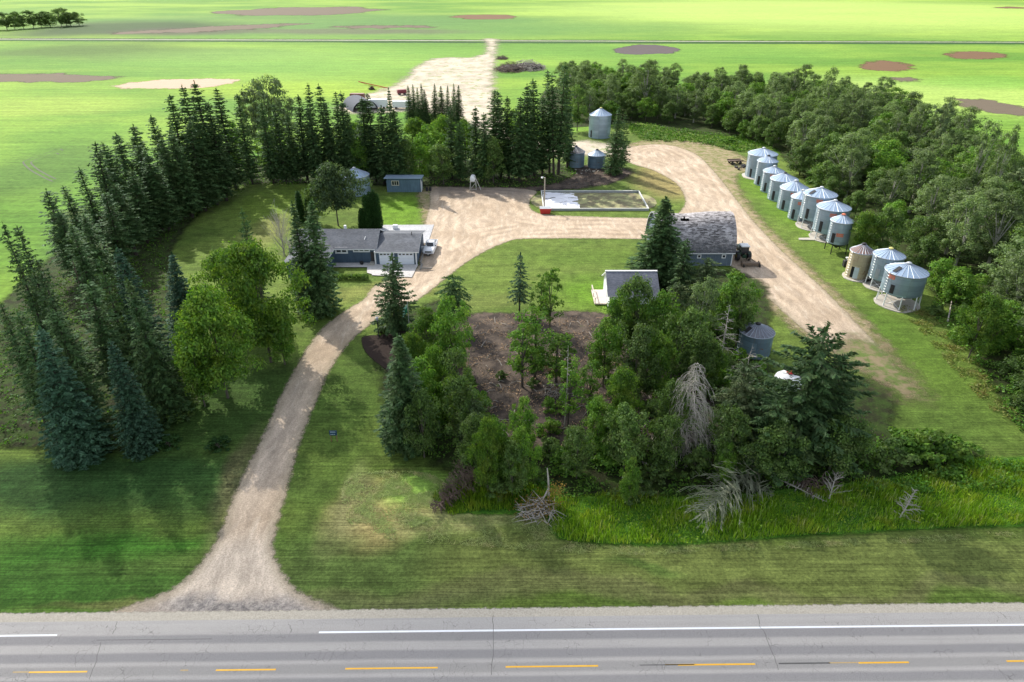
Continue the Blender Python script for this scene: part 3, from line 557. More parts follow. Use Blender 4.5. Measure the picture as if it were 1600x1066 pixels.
# ------------------------------------------------------------------ thin clouds, out of view towards the sun, added to shade the foreground
def shade_cloud(gx, gy, rx, ry, dens, alt=520):
    k = alt / sd.z; cx, cy = gx + sd.x * k, gy + sd.y * k; nu, nv = 40, 16; g = np.random.default_rng(int(abs(gx) + alt)); V = []; D = []; ph = g.uniform(0, 6.28, 6)
    for j in range(nv + 1):
        f = math.pi * j / nv - math.pi / 2
        for i in range(nu):
            a = 6.2832 * i / nu; q = 1 + .10 * math.sin(3 * a + ph[0]) + .07 * math.sin(5 * a + ph[1]) + .04 * math.sin(9 * a + ph[2]); c = math.cos(f) * q
            V.append((rx * c * math.cos(a), ry * c * math.sin(a), 14 * math.sin(f) * (1 + .3 * math.sin(4 * a + ph[3])))); D.append(max(0, 1 - math.cos(f)))
    Q = [(j * nu + i, j * nu + (i + 1) % nu, (j + 1) * nu + (i + 1) % nu, (j + 1) * nu + i) for j in range(nv) for i in range(nu)]
    def fn(n, b):
        b.inputs['Base Color'].default_value = (.95, .95, .95, 1); b.inputs['Roughness'].default_value = 1
        e = n.math('MULTIPLY', n.step(n.attr('d'), .0, .75), dens); n.set(b.inputs['Alpha'], n.math('MULTIPLY', e, n.step(n.noise(.012, 4, .6), .25, .6, .55, 1)))
    o = link('shade_cloud', from_arrays('shade_cloud', V, Q, mat('thin_shade_cloud', fn), {'d': ('POINT', D)}, smooth=True), None, (cx, cy, alt)); o['kind'] = 'structure'; return o
shade_cloud(10, 22, 260, 80, .46); shade_cloud(-150, 95, 95, 70, .5, 600)

# ------------------------------------------------------------------ building materials
def galv(name, col, rust=0., ribs=0, metal=.45, rough=.42, blotch=.12):
    def fn(n, b):
        o = n.node('ShaderNodeTexCoord').outputs['Object']; s = n.node('ShaderNodeSeparateXYZ'); n.set(s.inputs[0], o)
        ang = n.math('DIVIDE', n.math('ARCTAN2', s.outputs[1], s.outputs[0]), 6.2832)
        ia = n.math('FLOOR', n.math('MULTIPLY', ang, 7.)); iz = n.math('FLOOR', n.math('DIVIDE', s.outputs[2], .82))
        wn = n.node('ShaderNodeTexWhiteNoise', noise_dimensions='2D'); cb = n.node('ShaderNodeCombineXYZ'); n.set(cb.inputs[0], ia); n.set(cb.inputs[1], iz); n.set(wn.inputs['Vector'], cb.outputs[0])
        c = n.mul(n.mix(n.noise(1.3, 5, .6, vec=o), tuple(q * (1 - blotch) for q in col), tuple(min(1, q * (1 + blotch)) for q in col)), n.step(wn.outputs[0], 0, 1, .82, 1.14))
        fz = n.math('FRACT', n.math('DIVIDE', s.outputs[2], .82)); fa = n.math('FRACT', n.math('MULTIPLY', ang, 7.))
        c = n.mul(c, n.step(fz, .0, .05, .6, 1.)); c = n.mul(c, n.step(fa, .0, .02, .65, 1.))
        st = n.noise(1., 4, .7, vec=o, stretch=(3, 3, .25)); c = n.mix(n.step(st, .5, .75, 0, .35 + rust * .4), c, (.22, .17, .13) if rust else (.30, .33, .33))
        if rust: c = n.mix(n.step(n.noise(1.1, 5, .7, vec=o, off=(3, 1, 2)), .62 - rust * .2, .7, 0, .75), c, (.20, .10, .05))
        n.set(b.inputs['Base Color'], c); b.inputs['Metallic'].default_value = metal; b.inputs['Roughness'].default_value = rough
    return mat(name, fn)
GALV = galv('galvanised_wall', (.27, .355, .44)); GALVO = galv('weathered_galvanised_wall', (.19, .27, .33), .25, rough=.55); GALVT = galv('tan_stained_wall', (.46, .40, .27), .35, metal=.25, rough=.65); GALVB = galv('blue_grey_wall', (.16, .24, .31), .15, metal=.4, rough=.55)
ROOFM = simple('galvanised_roof', (.31, .41, .54), .45, .35, .1, 2.); ROOFO = simple('brown_grey_roof', (.33, .30, .29), .6, .35, .25, 2.5); ROOFR = simple('rusty_slat_roof', (.24, .16, .14), .7, .2, .6, 5.); ROOFD = simple('dark_grey_roof', (.17, .18, .21), .6, .4, .45, 3.)
RIB = simple('roof_rib_metal', (.32, .36, .42), .5, .5); STEEL = simple('galvanised_steel', (.55, .58, .60), .45, .5); DKST = simple('dark_steel', (.035, .035, .038), .6, .3); WHITE = simple('white_painted_trim', (.74, .76, .77), .55, var=.06)
ORANGE = simple('faded_orange_paint', (.55, .16, .09), .7, var=.35, scale=3); REDP = simple('red_paint', (.42, .03, .025), .5, var=.25, scale=3); PALE = simple('pale_concrete', (.40, .375, .33), .9, var=.2, scale=2, bump=.4); BLACK = simple('black_opening', (.012, .012, .013), .8)
def grain_bin(xl, xr, ye, yp, yb, label, leg=None, wall=None, roof=None, decal=None, door=.0, cap='STEEL', legm=None, hatch=False, decal_ang=-112, opend=None, nleg=8, faint=False):
    fY = GY(yb); xc = (xl + xr) / 2
    dep = fY * CT + (H - 4) * ST; r = (xr - xl) / 2 / F * dep * .985 - .12; Yc = fY + r
    ze = AT(xc, ye, fY - .1)[2]; dep = Yc * CT + (H - ze) * ST; X = (xc - 800) / F * dep; r = (xr - xl) / 2 / F * dep - .12
    zp = AT(xc, yp, Yc)[2]; zp = max(zp, ze + r * .38); zb = AT(xc, leg, fY)[2] if leg else .05
    t = empty('grain_bin', (X, Yc, 0), label, 'grain bin', 'grain bins', 0)
    w = MB(); prof = []; z = zb; k = 0
    while z < ze: prof.append((r + .014 * (1 if k % 2 else -1) + .01 * (int(z / .82) % 2), z)); z += .1; k += 1
    prof.append((r, ze)); w.lathe(prof, 56)
    link('wall', w.mesh('bin_wall', wall or GALV, True), t)
    rf = MB(); n = 22; rt = .28; ov = .13; hz = (zp - ze); vs = []
    for rr_, zz in ((r + ov, ze - .05), (r * .66, ze + hz * .33), (rt, zp - .12)):
        for k in range(n): a = 6.2832 * k / n; vs.append((rr_ * math.cos(a), rr_ * math.sin(a), zz + .02))
    rf.add(vs, [(i * n + k, i * n + (k + 1) % n, (i + 1) * n + (k + 1) % n, (i + 1) * n + k) for i in range(2) for k in range(n)])
    for k in range(n):
        a = 6.2832 * k / n; c, s = math.cos(a), math.sin(a); rf.tube([((r + ov) * c, (r + ov) * s, ze - .02), (r * .66 * c, r * .66 * s, ze + hz * .33 + .03), (rt * c, rt * s, zp - .09)], [.045, .04, .03], 4, 1)
    rf.lathe([(r + ov + .02, ze - .1), (r + ov + .03, ze - .02), (r + ov - .03, ze + .03)], 44, 1)
    link('roof', rf.mesh('bin_roof', [roof or ROOFM, RIB]), t)
    cp = MB(); cp.lathe([(rt + .05, zp - .16), (rt + .08, zp + .02), (rt + .1, zp + .05), (rt * .7, zp + .16), (.02, zp + .19)], 14); link('roof_cap', cp.mesh('bin_cap', {'STEEL': STEEL, 'RED': ORANGE, 'YEL': simple('yellow_cap', (.55, .50, .18), .6), 'DK': DKST}[cap], True), t)
    def on(ang, rr_, z): return (rr_ * math.cos(R(ang)), rr_ * math.sin(R(ang)), z)
    def panel(name, a0, a1, z0, z1, m, off=.035, seg=5):
        b = MB()
        for s in range(seg):
            A, B = a0 + (a1 - a0) * s / seg, a0 + (a1 - a0) * (s + 1) / seg
            b.add([on(A, r + off, z0), on(B, r + off, z0), on(B, r + off, z1), on(A, r + off, z1), on(A, r - .02, z0), on(B, r - .02, z0), on(B, r - .02, z1), on(A, r - .02, z1)], [(0, 1, 2, 3), (0, 4, 5, 1), (3, 2, 6, 7), (0, 3, 7, 4), (1, 5, 6, 2)])
        return link(name, b.mesh('bin_' + name, m), t)
    da = -152; dw = 16 / r * 2.2
    if opend: 
        panel('door_opening', -150, -150 + dw * .8, zb + .3, zb + 2.2, BLACK, .03); panel('door', -150 + dw * .85, -150 + dw * 2., zb + .25, zb + 2.2, simple('pale_blue_door', (.45, .52, .56), .5), .12)
    elif wall is not GALVB: panel('door', da, da + dw, zb + .25, zb + min(2.3, (ze - zb) * .5), DKST if not faint else RIB, .05)
    if decal is not None:
        dz = (ze - zb) * decal; b = MB(); a0 = decal_ang - 26 / r * 1.3; wd = 52 / r * 1.3; hh = .62; k = 0
        bar = panel('decal', a0, a0 + wd, dz + zb, dz + zb + hh, ORANGE if not faint else simple('grey_decal', (.2, .22, .23), .7), .03, 8)
        for q in range(6):                 # worn pale letter strokes, no longer readable
            A = a0 + wd * (.08 + .15 * q)
            for (u0, u1, v0, v1) in ((0, .2, .18, .82), (.2, .6, .70, .82) if q % 2 else (.2, .6, .18, .30), (.2, .5, .45, .55)):
                p0, p1 = A + wd * .1 * u0, A + wd * .1 * u1
                b.add([on(p0, r + .038, zb + dz + hh * v0), on(p1, r + .038, zb + dz + hh * v0), on(p1, r + .038, zb + dz + hh * v1), on(p0, r + .038, zb + dz + hh * v1)], [(0, 1, 2, 3)])
        link('lettering', b.mesh('decal_lettering', GALV), bar)
    ld = MB(); A = -168
    for q in (-1, 1): ld.tube([on(A + q * 11 / r, r + .15, max(.3, zb)), on(A + q * 11 / r, r + .15, ze + .1)], .025, 4)
    z = max(.5, zb + .1)
    while z < ze: ld.tube([on(A - 11 / r, r + .15, z), on(A + 11 / r, r + .15, z)], .018, 4); z += .45
    link('ladder', ld.mesh('bin_ladder', STEEL), t)
    if hatch:
        hb = MB(); a = R(-160); c, s = math.cos(a), math.sin(a)
        def P(u, v): rr_ = r * (.9 - .42 * u); zz = ze + (r - rr_) / r * hz * 1.0 + .13; return (rr_ * c - v * s, rr_ * s + v * c, zz)
        hb.add([P(0, -.3), P(1, -.3), P(1, .3), P(0, .3)], [(0, 1, 2, 3)]); hb.tube([P(0, -.3), P(1, -.3)], .04, 4, 0); link('roof_hatch', hb.mesh('bin_hatch', DKST), t)
    if leg:
        legm0 = legm; hp = MB(); hp.lathe([(r, zb), (r * .97, zb - .1), (.3, max(zb * .45, zb - r * .5)), (.28, max(zb * .4, zb - r * .5 - .15))], 32); link('hopper', hp.mesh('bin_hopper', legm or GALVB, True), t)
        for k in range(nleg):
            a = 6.2832 * (k + .5) / nleg; a2 = 6.2832 * (k + 1.5) / nleg; c, s = math.cos(a), math.sin(a); c2, s2 = math.cos(a2), math.sin(a2); q = MB()
            q.tube([(r * .99 * c, r * .99 * s, zb + .1), (r * 1.03 * c, r * 1.03 * s, 0)], .09, 5); lg = link('leg', q.mesh('bin_leg', legm or WHITE), t)
            if k % 2 == 0: q = MB(); q.tube([(r * c, r * s, zb * .9), (r * 1.02 * c2, r * 1.02 * s2, .25)], .03, 4); q.tube([(r * 1.02 * c, r * 1.02 * s, .25), (r * c2, r * s2, zb * .9)], .03, 4); link('brace', q.mesh('leg_brace', legm or STEEL), lg)
    return t, X, Yc, r
def pad(X, Y, r, label, h=.1, sq=1.):
    b = MB(); n = 22; rr = random.Random(int(X)); P = [(r * (1 + rr.uniform(-.05, .05)) * math.cos(6.2832 * k / n), r * sq * (1 + rr.uniform(-.05, .05)) * math.sin(6.2832 * k / n)) for k in range(n)]
    b.prism(P, 'z', -.05, h); o = b.build('concrete_pad', PALE, None, (X, Y, .03)); return tag(o, label, 'concrete pad', 'concrete pads under the bins')
B = grain_bin
b1 = B(1169.8, 1215, 245, 231, 281, 'wide galvanised grain bin at the far end of the row, on a round pale pad', door=1); pad(b1[1] - .3, b1[2] - .4, b1[3] + .6, 'round pale pad under the farthest bin of the row')
B(1184, 1216, 255, 243, 292, 'narrow galvanised grain bin, second from the far end of the row', cap='DK')
B(1193, 1226, 271.5, 259.5, 303, 'galvanised grain bin, third from the far end, with faint orange under its eave', decal=.80)
B(1204.6, 1247, 285, 270, 317, 'galvanised grain bin, fourth from the far end, with a dark roof cap and plain wall', cap='DK')
B(1220, 1264, 299.5, 282, 332, 'galvanised grain bin, fifth from the far end, with an orange band under its eave', decal=.78)
B(1237, 1270, 312.5, 297, 346, 'small galvanised grain bin, sixth from the far end, beside a taller legged bin', decal=.74)
b7 = B(1257, 1307.6, 310, 292.5, 361, 'galvanised grain bin on white legs with a dark roof hatch, seventh from the far end', leg=347, decal=.80, hatch=True)
b8 = B(1278, 1329, 331, 313, 379, 'galvanised grain bin on white legs with a wide orange band below the eave', leg=367.5, decal=.76)
b9 = B(1299, 1334, 350, 335, 399, 'narrow galvanised bin on a dark hopper stand with orange lettering halfway up', leg=383.5, decal=.38, cap='RED', legm=DKST, nleg=4)
b10 = B(1330, 1366, 398, 381, 438.5, 'tan stained grain bin with a brown slatted roof and an open door', wall=GALVT, roof=ROOFR, opend=True, cap='DK')
b11 = B(1366.5, 1413.5, 406.5, 388, 455, 'pale galvanised bin on low legs with a yellow roof cap, beside the tan bin', leg=441, decal=.66, cap='YEL', faint=True)
b12 = B(1386, 1448.5, 435, 411, 486, 'largest and nearest grain bin of the row, raised on splayed white legs', leg=466, decal=.74, hatch=True, decal_ang=-158)
pad(b7[1], b7[2] - .3, b7[3] + .5, 'pale pad under the legged bin with the roof hatch'); pad(b8[1], b8[2] - .3, b8[3] + .5, 'pale pad under the legged bin with the wide orange band')
pad(b10[1], b10[2] - .3, b10[3] + .55, 'pale pad under the tan stained bin'); pad(b11[1] - .2, b11[2] - .3, b11[3] + .4, 'pale pad under the bin with the yellow cap'); pad(b12[1] - .2, b12[2] - .3, b12[3] + .35, 'pale pad under the largest and nearest bin')
b13 = B(921, 956, 182, 168.5, 217.6, 'tall galvanised grain bin standing alone against the back wood', cap='YEL'); b13[0]['group'] = 'grain bins'
B(885.5, 914.5, 240, 228, 263, 'small old bin with a brown grey roof, left of a pair by the spruces', wall=GALVO, roof=ROOFO, cap='DK')
B(918.6, 947, 244.6, 233.5, 264, 'small bin with a bright metal roof, right of a pair by the spruces', wall=GALVB, cap='DK')
B(531, 577, 279, 262, 308, 'galvanised grain bin behind the house, half hidden by a leafy tree')
B(1156, 1210, 529, 505.5, 562, 'old blue grey bin with a dark ribbed roof at the edge of the grove', wall=GALVB, roof=ROOFD, cap='DK', hatch=True)
# white smooth tank in the grove
Yt = GY(634) + 1.6; Xt, _, ztk = AT(1233, 592, Yt)
t = empty('fertilizer_tank', (Xt, Yt, 0), 'smooth white tank with a red lid half hidden behind the dark pines', 'tank')
WT = simple('white_fibreglass', (.72, .74, .76), .35, var=.06)
q = MB(); q.lathe([(.4, 1.0), (1.55, 1.9), (1.68, 2.1), (1.68, ztk), (1.6, ztk + .2), (1.1, ztk + .62), (.45, ztk + .85), (.05, ztk + .9)], 32); link('tank_shell', q.mesh('tank_shell', WT, True), t)
q = MB(); q.lathe([(.42, ztk + .8), (.5, ztk + 1.0), (.3, ztk + 1.12), (.02, ztk + 1.14)], 16); link('lid', q.mesh('tank_lid', REDP, True), t)
for k in range(5): a = 6.2832 * k / 5; q = MB(); q.tube([(1.5 * math.cos(a), 1.5 * math.sin(a), 2.2), (1.6 * math.cos(a), 1.6 * math.sin(a), 0)], .07, 5); link('leg', q.mesh('tank_leg', WHITE), t)
# slab, fan and clutter along the row
q = MB(); q.prism([(-1.9, -.5), (1.2, -.7), (1.9, .1), (.9, .6), (-1.6, .4)], 'z', 0, .1); x, y = G(1262, 374); tag(q.build('concrete_slab', PALE, None, (x, y, .04)), 'loose pale slab lying on the grass in front of the legged bins', 'slab')
x, y = G(1321, 417); t = empty('aeration_fan', (x, y, 0), 'dark upright aeration fan between the hopper bin and the tan bin', 'fan')
q = MB(); q.box(-.5, -.4, .1, .5, .4, 1.25, 0, .06); link('housing', q.mesh('fan_housing', DKST), t)
q = MB(); q.lathe([(.42, .15), (.5, .2), (.5, 1.0), (.42, 1.05)], 16, 0, 0, 0.95, 'x'); link('fan_drum', q.mesh('fan_drum', STEEL, True), t)
q = MB(); q.tube([(.4, 0, .9), (1.2, .1, .9), (1.6, .2, .5)], .2, 8); link('duct', q.mesh('fan_duct', STEEL, True), t)
q = MB(); q.tube([(0, 0, 1.2), (0, 0, 1.7)], .05, 6); q.box(-.25, -.2, 1.6, .25, .2, 1.8, 0, .03); link('motor_cover', q.mesh('fan_cover', WHITE), t)
x, y = G(1148, 256); t = empty('flat_trailer', (x, y, 0), 'dark flat deck farm trailer parked on worn ground left of the bin row', 'trailer', rz=R(8))
q = MB(); q.box(-1.9, -.9, .75, 1.9, .9, .9, 0, .03); q.box(-1.9, -.95, .9, 1.9, -.88, 1.1); q.box(-1.9, .88, .9, 1.9, .95, 1.1); link('deck', q.mesh('trailer_deck', DEADB), t)
for sx in (-1.1, 1.1):
    for sy in (-.95, .95): q = MB(); q.lathe([(.1, sy - .12), (.38, sy - .12), (.42, sy), (.38, sy + .12), (.1, sy + .12)], 14, 0, sx, .42, 'y'); link('wheel', q.mesh('trailer_wheel', DKST, True), t)
q = MB(); q.tube([(1.9, 0, .7), (3.4, -.3, .45)], .07, 5); link('drawbar', q.mesh('trailer_drawbar', DKST), t)
def rubble(name, x, y, n, ext, m, label, cat, s=.35, hz=.3):
    q = MB(); rr = random.Random(int(x * 10))
    for k in range(n):
        cx, cy = rr.gauss(0, ext[0]), rr.gauss(0, ext[1]); a = s * rr.uniform(.4, 1.3); z = abs(rr.gauss(0, hz)); P = [Vector((rr.gauss(0, 1), rr.gauss(0, 1), rr.gauss(0, 1))).normalized() * a for _ in range(8)]
        o = len(q.v); q.box(cx - a, cy - a * .7, z - a * .3, cx + a * rr.uniform(.5, 1), cy + a * .7, z + a * rr.uniform(.4, .8), 0, a * .2)
        an = rr.uniform(0, 3.1); ca, sa = math.cos(an), math.sin(an)
        for i in range(o, len(q.v)): vx, vy, vz = q.v[i]; dx, dy = vx - cx, vy - cy; tl = rr.uniform(-.02, .02); q.v[i] = (cx + dx * ca - dy * sa, cy + dx * sa + dy * ca, max(.0, vz + tl))
    return tag(q.build(name, m, None, (x, y, .02)), label, cat)
x, y = G(1160, 262); rubble('scrap_heap', x, y, 26, (1.6, 1.0), DKST, 'heap of dark scrap lying between the flat trailer and the farthest bin', 'scrap heap')
x, y = G(905, 262); rubble('firewood_heap', x + 1.5, y - 4, 26, (4.5, 1.0), PALE, 'scattered pale wood blocks on dark earth below the pair of small bins', 'wood blocks', .2, .1)

# ------------------------------------------------------------------ roofs and walls
def shingle(name, c1, c2, moss=None, sc_=3.4):
    def fn(n, b):
        o = n.node('ShaderNodeTexCoord').outputs['Object']; m = n.node('ShaderNodeMapping'); n.set(m.inputs[0], o); m.inputs['Scale'].default_value = (1, 2.2, 3.2)
        br = n.node('ShaderNodeTexVoronoi'); n.set(br.inputs['Vector'], m.outputs[0]); br.inputs['Scale'].default_value = sc_
        wn = n.node('ShaderNodeTexWhiteNoise', noise_dimensions='3D'); n.set(wn.inputs['Vector'], br.outputs['Color'])
        c = n.mix(wn.outputs[0], c1, c2); c = n.mul(c, n.step(n.noise(.5, 4, .6, vec=o), .3, .7, .8, 1.15))
        if moss:
            sz = n.node('ShaderNodeSeparateXYZ'); n.set(sz.inputs[0], o); nz = n.noise(1.1, 5, .8, vec=o); nz = n.math('MULTIPLY', nz, .5); lowb = n.math('SUBTRACT', n.math('ADD', nz, n.math('MULTIPLY', n.noise(5.5, 4, .8, vec=o, off=(2, 2, 2)), .6)), n.math('MULTIPLY', sz.outputs[2], .075))
            c = n.mix(n.step(lowb, .12, .34, 0, .85), c, moss); c = n.mix(n.step(n.noise(5.5, 4, .8, vec=o), .56, .62, 0, .7), c, (.05, .042, .04)); c = n.mix(n.step(n.noise(7.5, 3, .8, vec=o, off=(4, 4, 4)), .60, .66, 0, .8), c, (.6, .6, .62))
        n.set(b.inputs['Base Color'], c); b.inputs['Roughness'].default_value = .85; n.set(b.inputs['Normal'], n.bump(n.noise(9, 3, .8, vec=o), .4, .03))
    return mat(name, fn)
SHG = shingle('grey_asphalt_shingles', (.075, .085, .105), (.125, .135, .155)); SHB = shingle('weathered_barn_shingles', (.09, .082, .082), (.50, .475, .48), (.10, .105, .12), 1.7)
def siding(name, col, vert=True):
    def fn(n, b):
        o = n.node('ShaderNodeTexCoord').outputs['Object']; s = n.node('ShaderNodeSeparateXYZ'); n.set(s.inputs[0], o)
        u = n.math('ADD', s.outputs[0], s.outputs[1]) if vert else s.outputs[2]; f = n.math('FRACT', n.math('MULTIPLY', u, 3.3 if vert else 5.))
        c = n.mix(n.noise(.8, 4, .6, vec=o), tuple(q * .8 for q in col), tuple(q * 1.15 for q in col)); c = n.mul(c, n.step(f, .0, .12, .6, 1.))
        c = n.mul(c, n.step(n.noise(1., 4, .7, vec=o, stretch=(4, 4, .4)), .3, .7, .8, 1.15)); n.set(b.inputs['Base Color'], c); b.inputs['Roughness'].default_value = .7
    return mat(name, fn)
NAVY = siding('blue_siding', (.075, .115, .165), False); SHEDB = siding('faded_blue_boards', (.10, .165, .215)); BARNB = siding('blue_grey_barn_boards', (.13, .17, .215)); WSID = siding('white_siding', (.70, .74, .75), False)
GLASS = simple('dark_window_glass', (.02, .026, .032), .08, var=.1, spec=.8); DOORW = simple('white_garage_door', (.70, .75, .82), .5, var=.04)
def gable(b, x0, x1, y0, y1, ze, zr, ax='x', t=.16, ov=.45, m=0, m2=1):
    """two-sided roof slab: ridge along ax; outer faces material m, fascia and soffit m2"""
    def P(u, v, z): return (u, v, z) if ax == 'x' else (v, u, z)
    u0, u1, v0, v1 = (x0, x1, y0, y1) if ax == 'x' else (y0, y1, x0, x1)
    vm = (v0 + v1) / 2; sl = (zr - ze) / (vm - v0); e0, e1 = v0 - ov, v1 + ov; zo = ze - sl * ov; u0 -= ov; u1 += ov
    vs = []
    for u in (u0, u1): vs += [P(u, e0, zo), P(u, vm, zr), P(u, e1, zo), P(u, e1, zo - t), P(u, vm, zr - t), P(u, e0, zo - t)]
    b.add(vs, [(0, 1, 7, 6), (1, 2, 8, 7)], m); b.add(vs, [(0, 6, 11, 5), (2, 3, 9, 8), (5, 11, 10, 4), (4, 10, 9, 3), (0, 5, 4, 1), (1, 4, 3, 2), (6, 7, 10, 11), (7, 8, 9, 10)], m2)
def win(parent, x0, x1, y, z0, z1, panes=2, fr=.09, axis='x', m=None, gname='pane'):
    """framed window proud of a wall facing -y (or +-x)"""
    b = MB(); d = .07
    def bx(u0, u1, z0_, z1_, dd, bb=b): bb.box(*( (u0, y - dd, z0_, u1, y + .02, z1_) if axis == 'x' else (min(y, y + dd) , u0, z0_, max(y, y + dd) if dd > 0 else y, u1, z1_)))
    if axis == 'x':
        b.box(x0 - fr, y - d, z0 - fr, x1 + fr, y + .01, z0); b.box(x0 - fr, y - d, z1, x1 + fr, y + .01, z1 + fr); b.box(x0 - fr, y - d, z0, x0, y + .01, z1); b.box(x1, y - d, z0, x1 + fr, y + .01, z1)
        for k in range(1, panes): xx = x0 + (x1 - x0) * k / panes; b.box(xx - fr * .4, y - d + .01, z0, xx + fr * .4, y + .01, z1)
    else:
        b.box(y - .01, x0 - fr, z0 - fr, y + d, x1 + fr, z0); b.box(y - .01, x0 - fr, z1, y + d, x1 + fr, z1 + fr); b.box(y - .01, x0 - fr, z0, y + d, x0, z1); b.box(y - .01, x1, z0, y + d, x1 + fr, z1)
        for k in range(1, panes): xx = x0 + (x1 - x0) * k / panes; b.box(y - .01, xx - fr * .4, z0, y + d - .01, xx + fr * .4, z1)
    f = link('window', b.mesh('window_frame', m or WHITE), parent); g = MB()
    if axis == 'x': g.box(x0, y - .03, z0, x1, y - .005, z1)
    else: g.box(y + .005, x0, z0, y + .03, x1, z1)
    link('pane', g.mesh('window_pane', GLASS), f); return f
# house: main block, left wing towards the road, attached garage
hs = empty('house', (-24, 117, 0), 'dark blue bungalow with grey shingle roof and attached double garage beside the yard', 'house')
hs.location = (0, 0, 0)
b = MB(); b.box(-38.2, 113.2, 0, -24.3, 121.4, 3.0); b.box(-38.0, 106.6, 0, -31.7, 113.19, 3.0); b.box(-24.29, 112.4, 0, -16.8, 122.6, 2.62)
b.prism([(106.61 if 0 else -38.0, 3.0), (-34.85, 4.25), (-31.7, 3.0)], 'y', 106.6, 113.5); b.prism([(113.2, 3.), (117.3, 4.8), (121.4, 3.)], 'x', -38.2, -24.3); b.prism([(112.4, 2.62), (117.5, 3.95), (122.6, 2.62)], 'x', -24.2, -16.8)
link('wall', b.mesh('house_wall', NAVY), hs)
b = MB(); gable(b, -38.2, -24.3, 113.2, 121.4, 3.05, 4.95, 'x', ov=.5); rf = link('main_roof', b.mesh('house_roof', [SHG, WHITE]), hs)
v = MB(); v.tube([(-26.4, 114.3, 3.3), (-26.1, 115.4, 4.2)], .07, 5); v.tube([(-35.5, 117.9, 4.6), (-35.5, 117.9, 5.25)], .16, 8); v.box(-30.5, 118.2, 4.4, -30.1, 118.6, 5.2); link('roof_vent', v.mesh('roof_vent', WHITE), rf)
b = MB(); gable(b, -38.0, -31.7, 106.6, 116.0, 3.06, 4.30, 'y', ov=.45); link('wing_roof', b.mesh('wing_roof', [SHG, WHITE]), hs)
b = MB(); gable(b, -23.62, -16.8, 112.4, 122.6, 2.68, 4.0, 'x', ov=.45); rf = link('garage_roof', b.mesh('garage_roof', [SHG, WHITE]), hs)
v = MB(); v.tube([(-18.1, 117.0, 3.8), (-18.1, 117.0, 4.5)], .07, 6); link('roof_vent', v.mesh('roof_pipe', DKST), rf)
for x0, x1 in ((-23.4, -20.75), (-20.1, -17.3)):
    b = MB(); b.box(x0, 112.3, .03, x1, 112.42, 2.35)
    for z in (.6, 1.17, 1.75): b.box(x0, 112.285, z, x1, 112.3, z + .03, 1)
    d = link('garage_door', b.mesh('garage_door', [DOORW, STEEL]), hs); g = MB()
    for k in range(4): xx = x0 + .18 + k * (x1 - x0 - .2) / 4; g.box(xx, 112.28, 1.9, xx + .45, 112.31, 2.15)
    link('door_glass', g.mesh('door_glass', GLASS), d)
win(hs, -31.0, -29.3, 113.2, 2.1, 2.75, 2, .28); win(hs, -27.9, -25.3, 113.2, 2.3, 2.75, 3, .2)
win(hs, 108.2, 110.4, -31.7, 1.6, 2.6, 2, .15, 'y'); win(hs, -36.6, -33.4, 106.6, 1.5, 2.6, 3, .15)
for q in ((-17.0, 112.2, 0, -16.78, 112.39, 2.6), (-24.2, 112.2, 0, -24.0, 112.39, 2.6), (-31.69, 106.3, 0, -31.5, 106.59, 2.95)): b = MB(); b.box(*q); link('corner_trim', b.mesh('corner_trim', WHITE), hs)
b = MB(); b.box(-25.2, 112.0, 0, -24.31, 113.19, .35); b.box(-25.6, 111.6, 0, -24.31, 112.0, .18); link('front_steps', b.mesh('house_steps', PALE), hs)
b = MB(); b.box(-25.05, 113.14, .4, -24.45, 113.2, 2.1); link('door', b.mesh('front_door', simple('dark_front_door', (.06, .05, .05), .5)), hs)
CONC = ground_mat('smooth_concrete', ('concrete', soil_fn((.46, .45, .44))), bump=.2)
plain_sheet('walkway', [(-31.4, 111.0), (-25.4, 111.0), (-25.0, 108.6), (-23.5, 107.6), (-23.5, 112.2), (-25.5, 113.0), (-31.4, 113.0)], CONC, .16)
plain_sheet('garage_apron', [(-24.0, 112.2), (-24.0, 107.5), (-17.0, 106.6), (-16.6, 112.2)], CONC, .165)
px0, py0 = G(585, 352.5); plain_sheet('patio', [(-24.4, 122.8), (-16.0, 122.8), (-15.9, G(661, 352)[1]), (px0, py0)], ground_mat('pale_patio_concrete', ('patio', soil_fn((.42, .43, .45))), bump=.2), .13)
b = MB(); b.box(-16.7, 118.2, 0, -15.75, 118.3, 1.3, 0, .02); b.box(-15.8, 118.18, 0, -15.65, 118.32, 1.5); tag(b.build('fence_panel', WHITE), 'short white fence panel between the garage corner and the pickup', 'fence')
b = MB(); b.box(-16.3, 112.6, 0, -16.15, 117.5, .5); b.box(-16.1, 109.8, 0, -15.8, 112.5, .25); b.box(-16.0, 110.0, .25, -13.9, 110.15, .45); tag(b.build('timber_edging', simple('grey_timber', (.25, .24, .22), .9)), 'low grey timber edging beside the garage corner', 'garden edging')
x, y = G(538, 409); b = MB(); b.lathe([(.22, .0), (.36, .35), (.34, .5), (.1, .55)], 14); tag(b.build('planter', DKST, None, (-26.6, 112.3, .16), True), 'dark round planter on the walkway beneath the house front windows', 'planter')
x, y = G(615, 372)
b = MB(); b.box(-.5, -.4, 0, .5, .4, .75, 0, .08); x, y = G(618, 358); tag(b.build('patio_box', WHITE, None, (x, y, .14)), 'small white box on the concrete patio behind the garage', 'storage box')
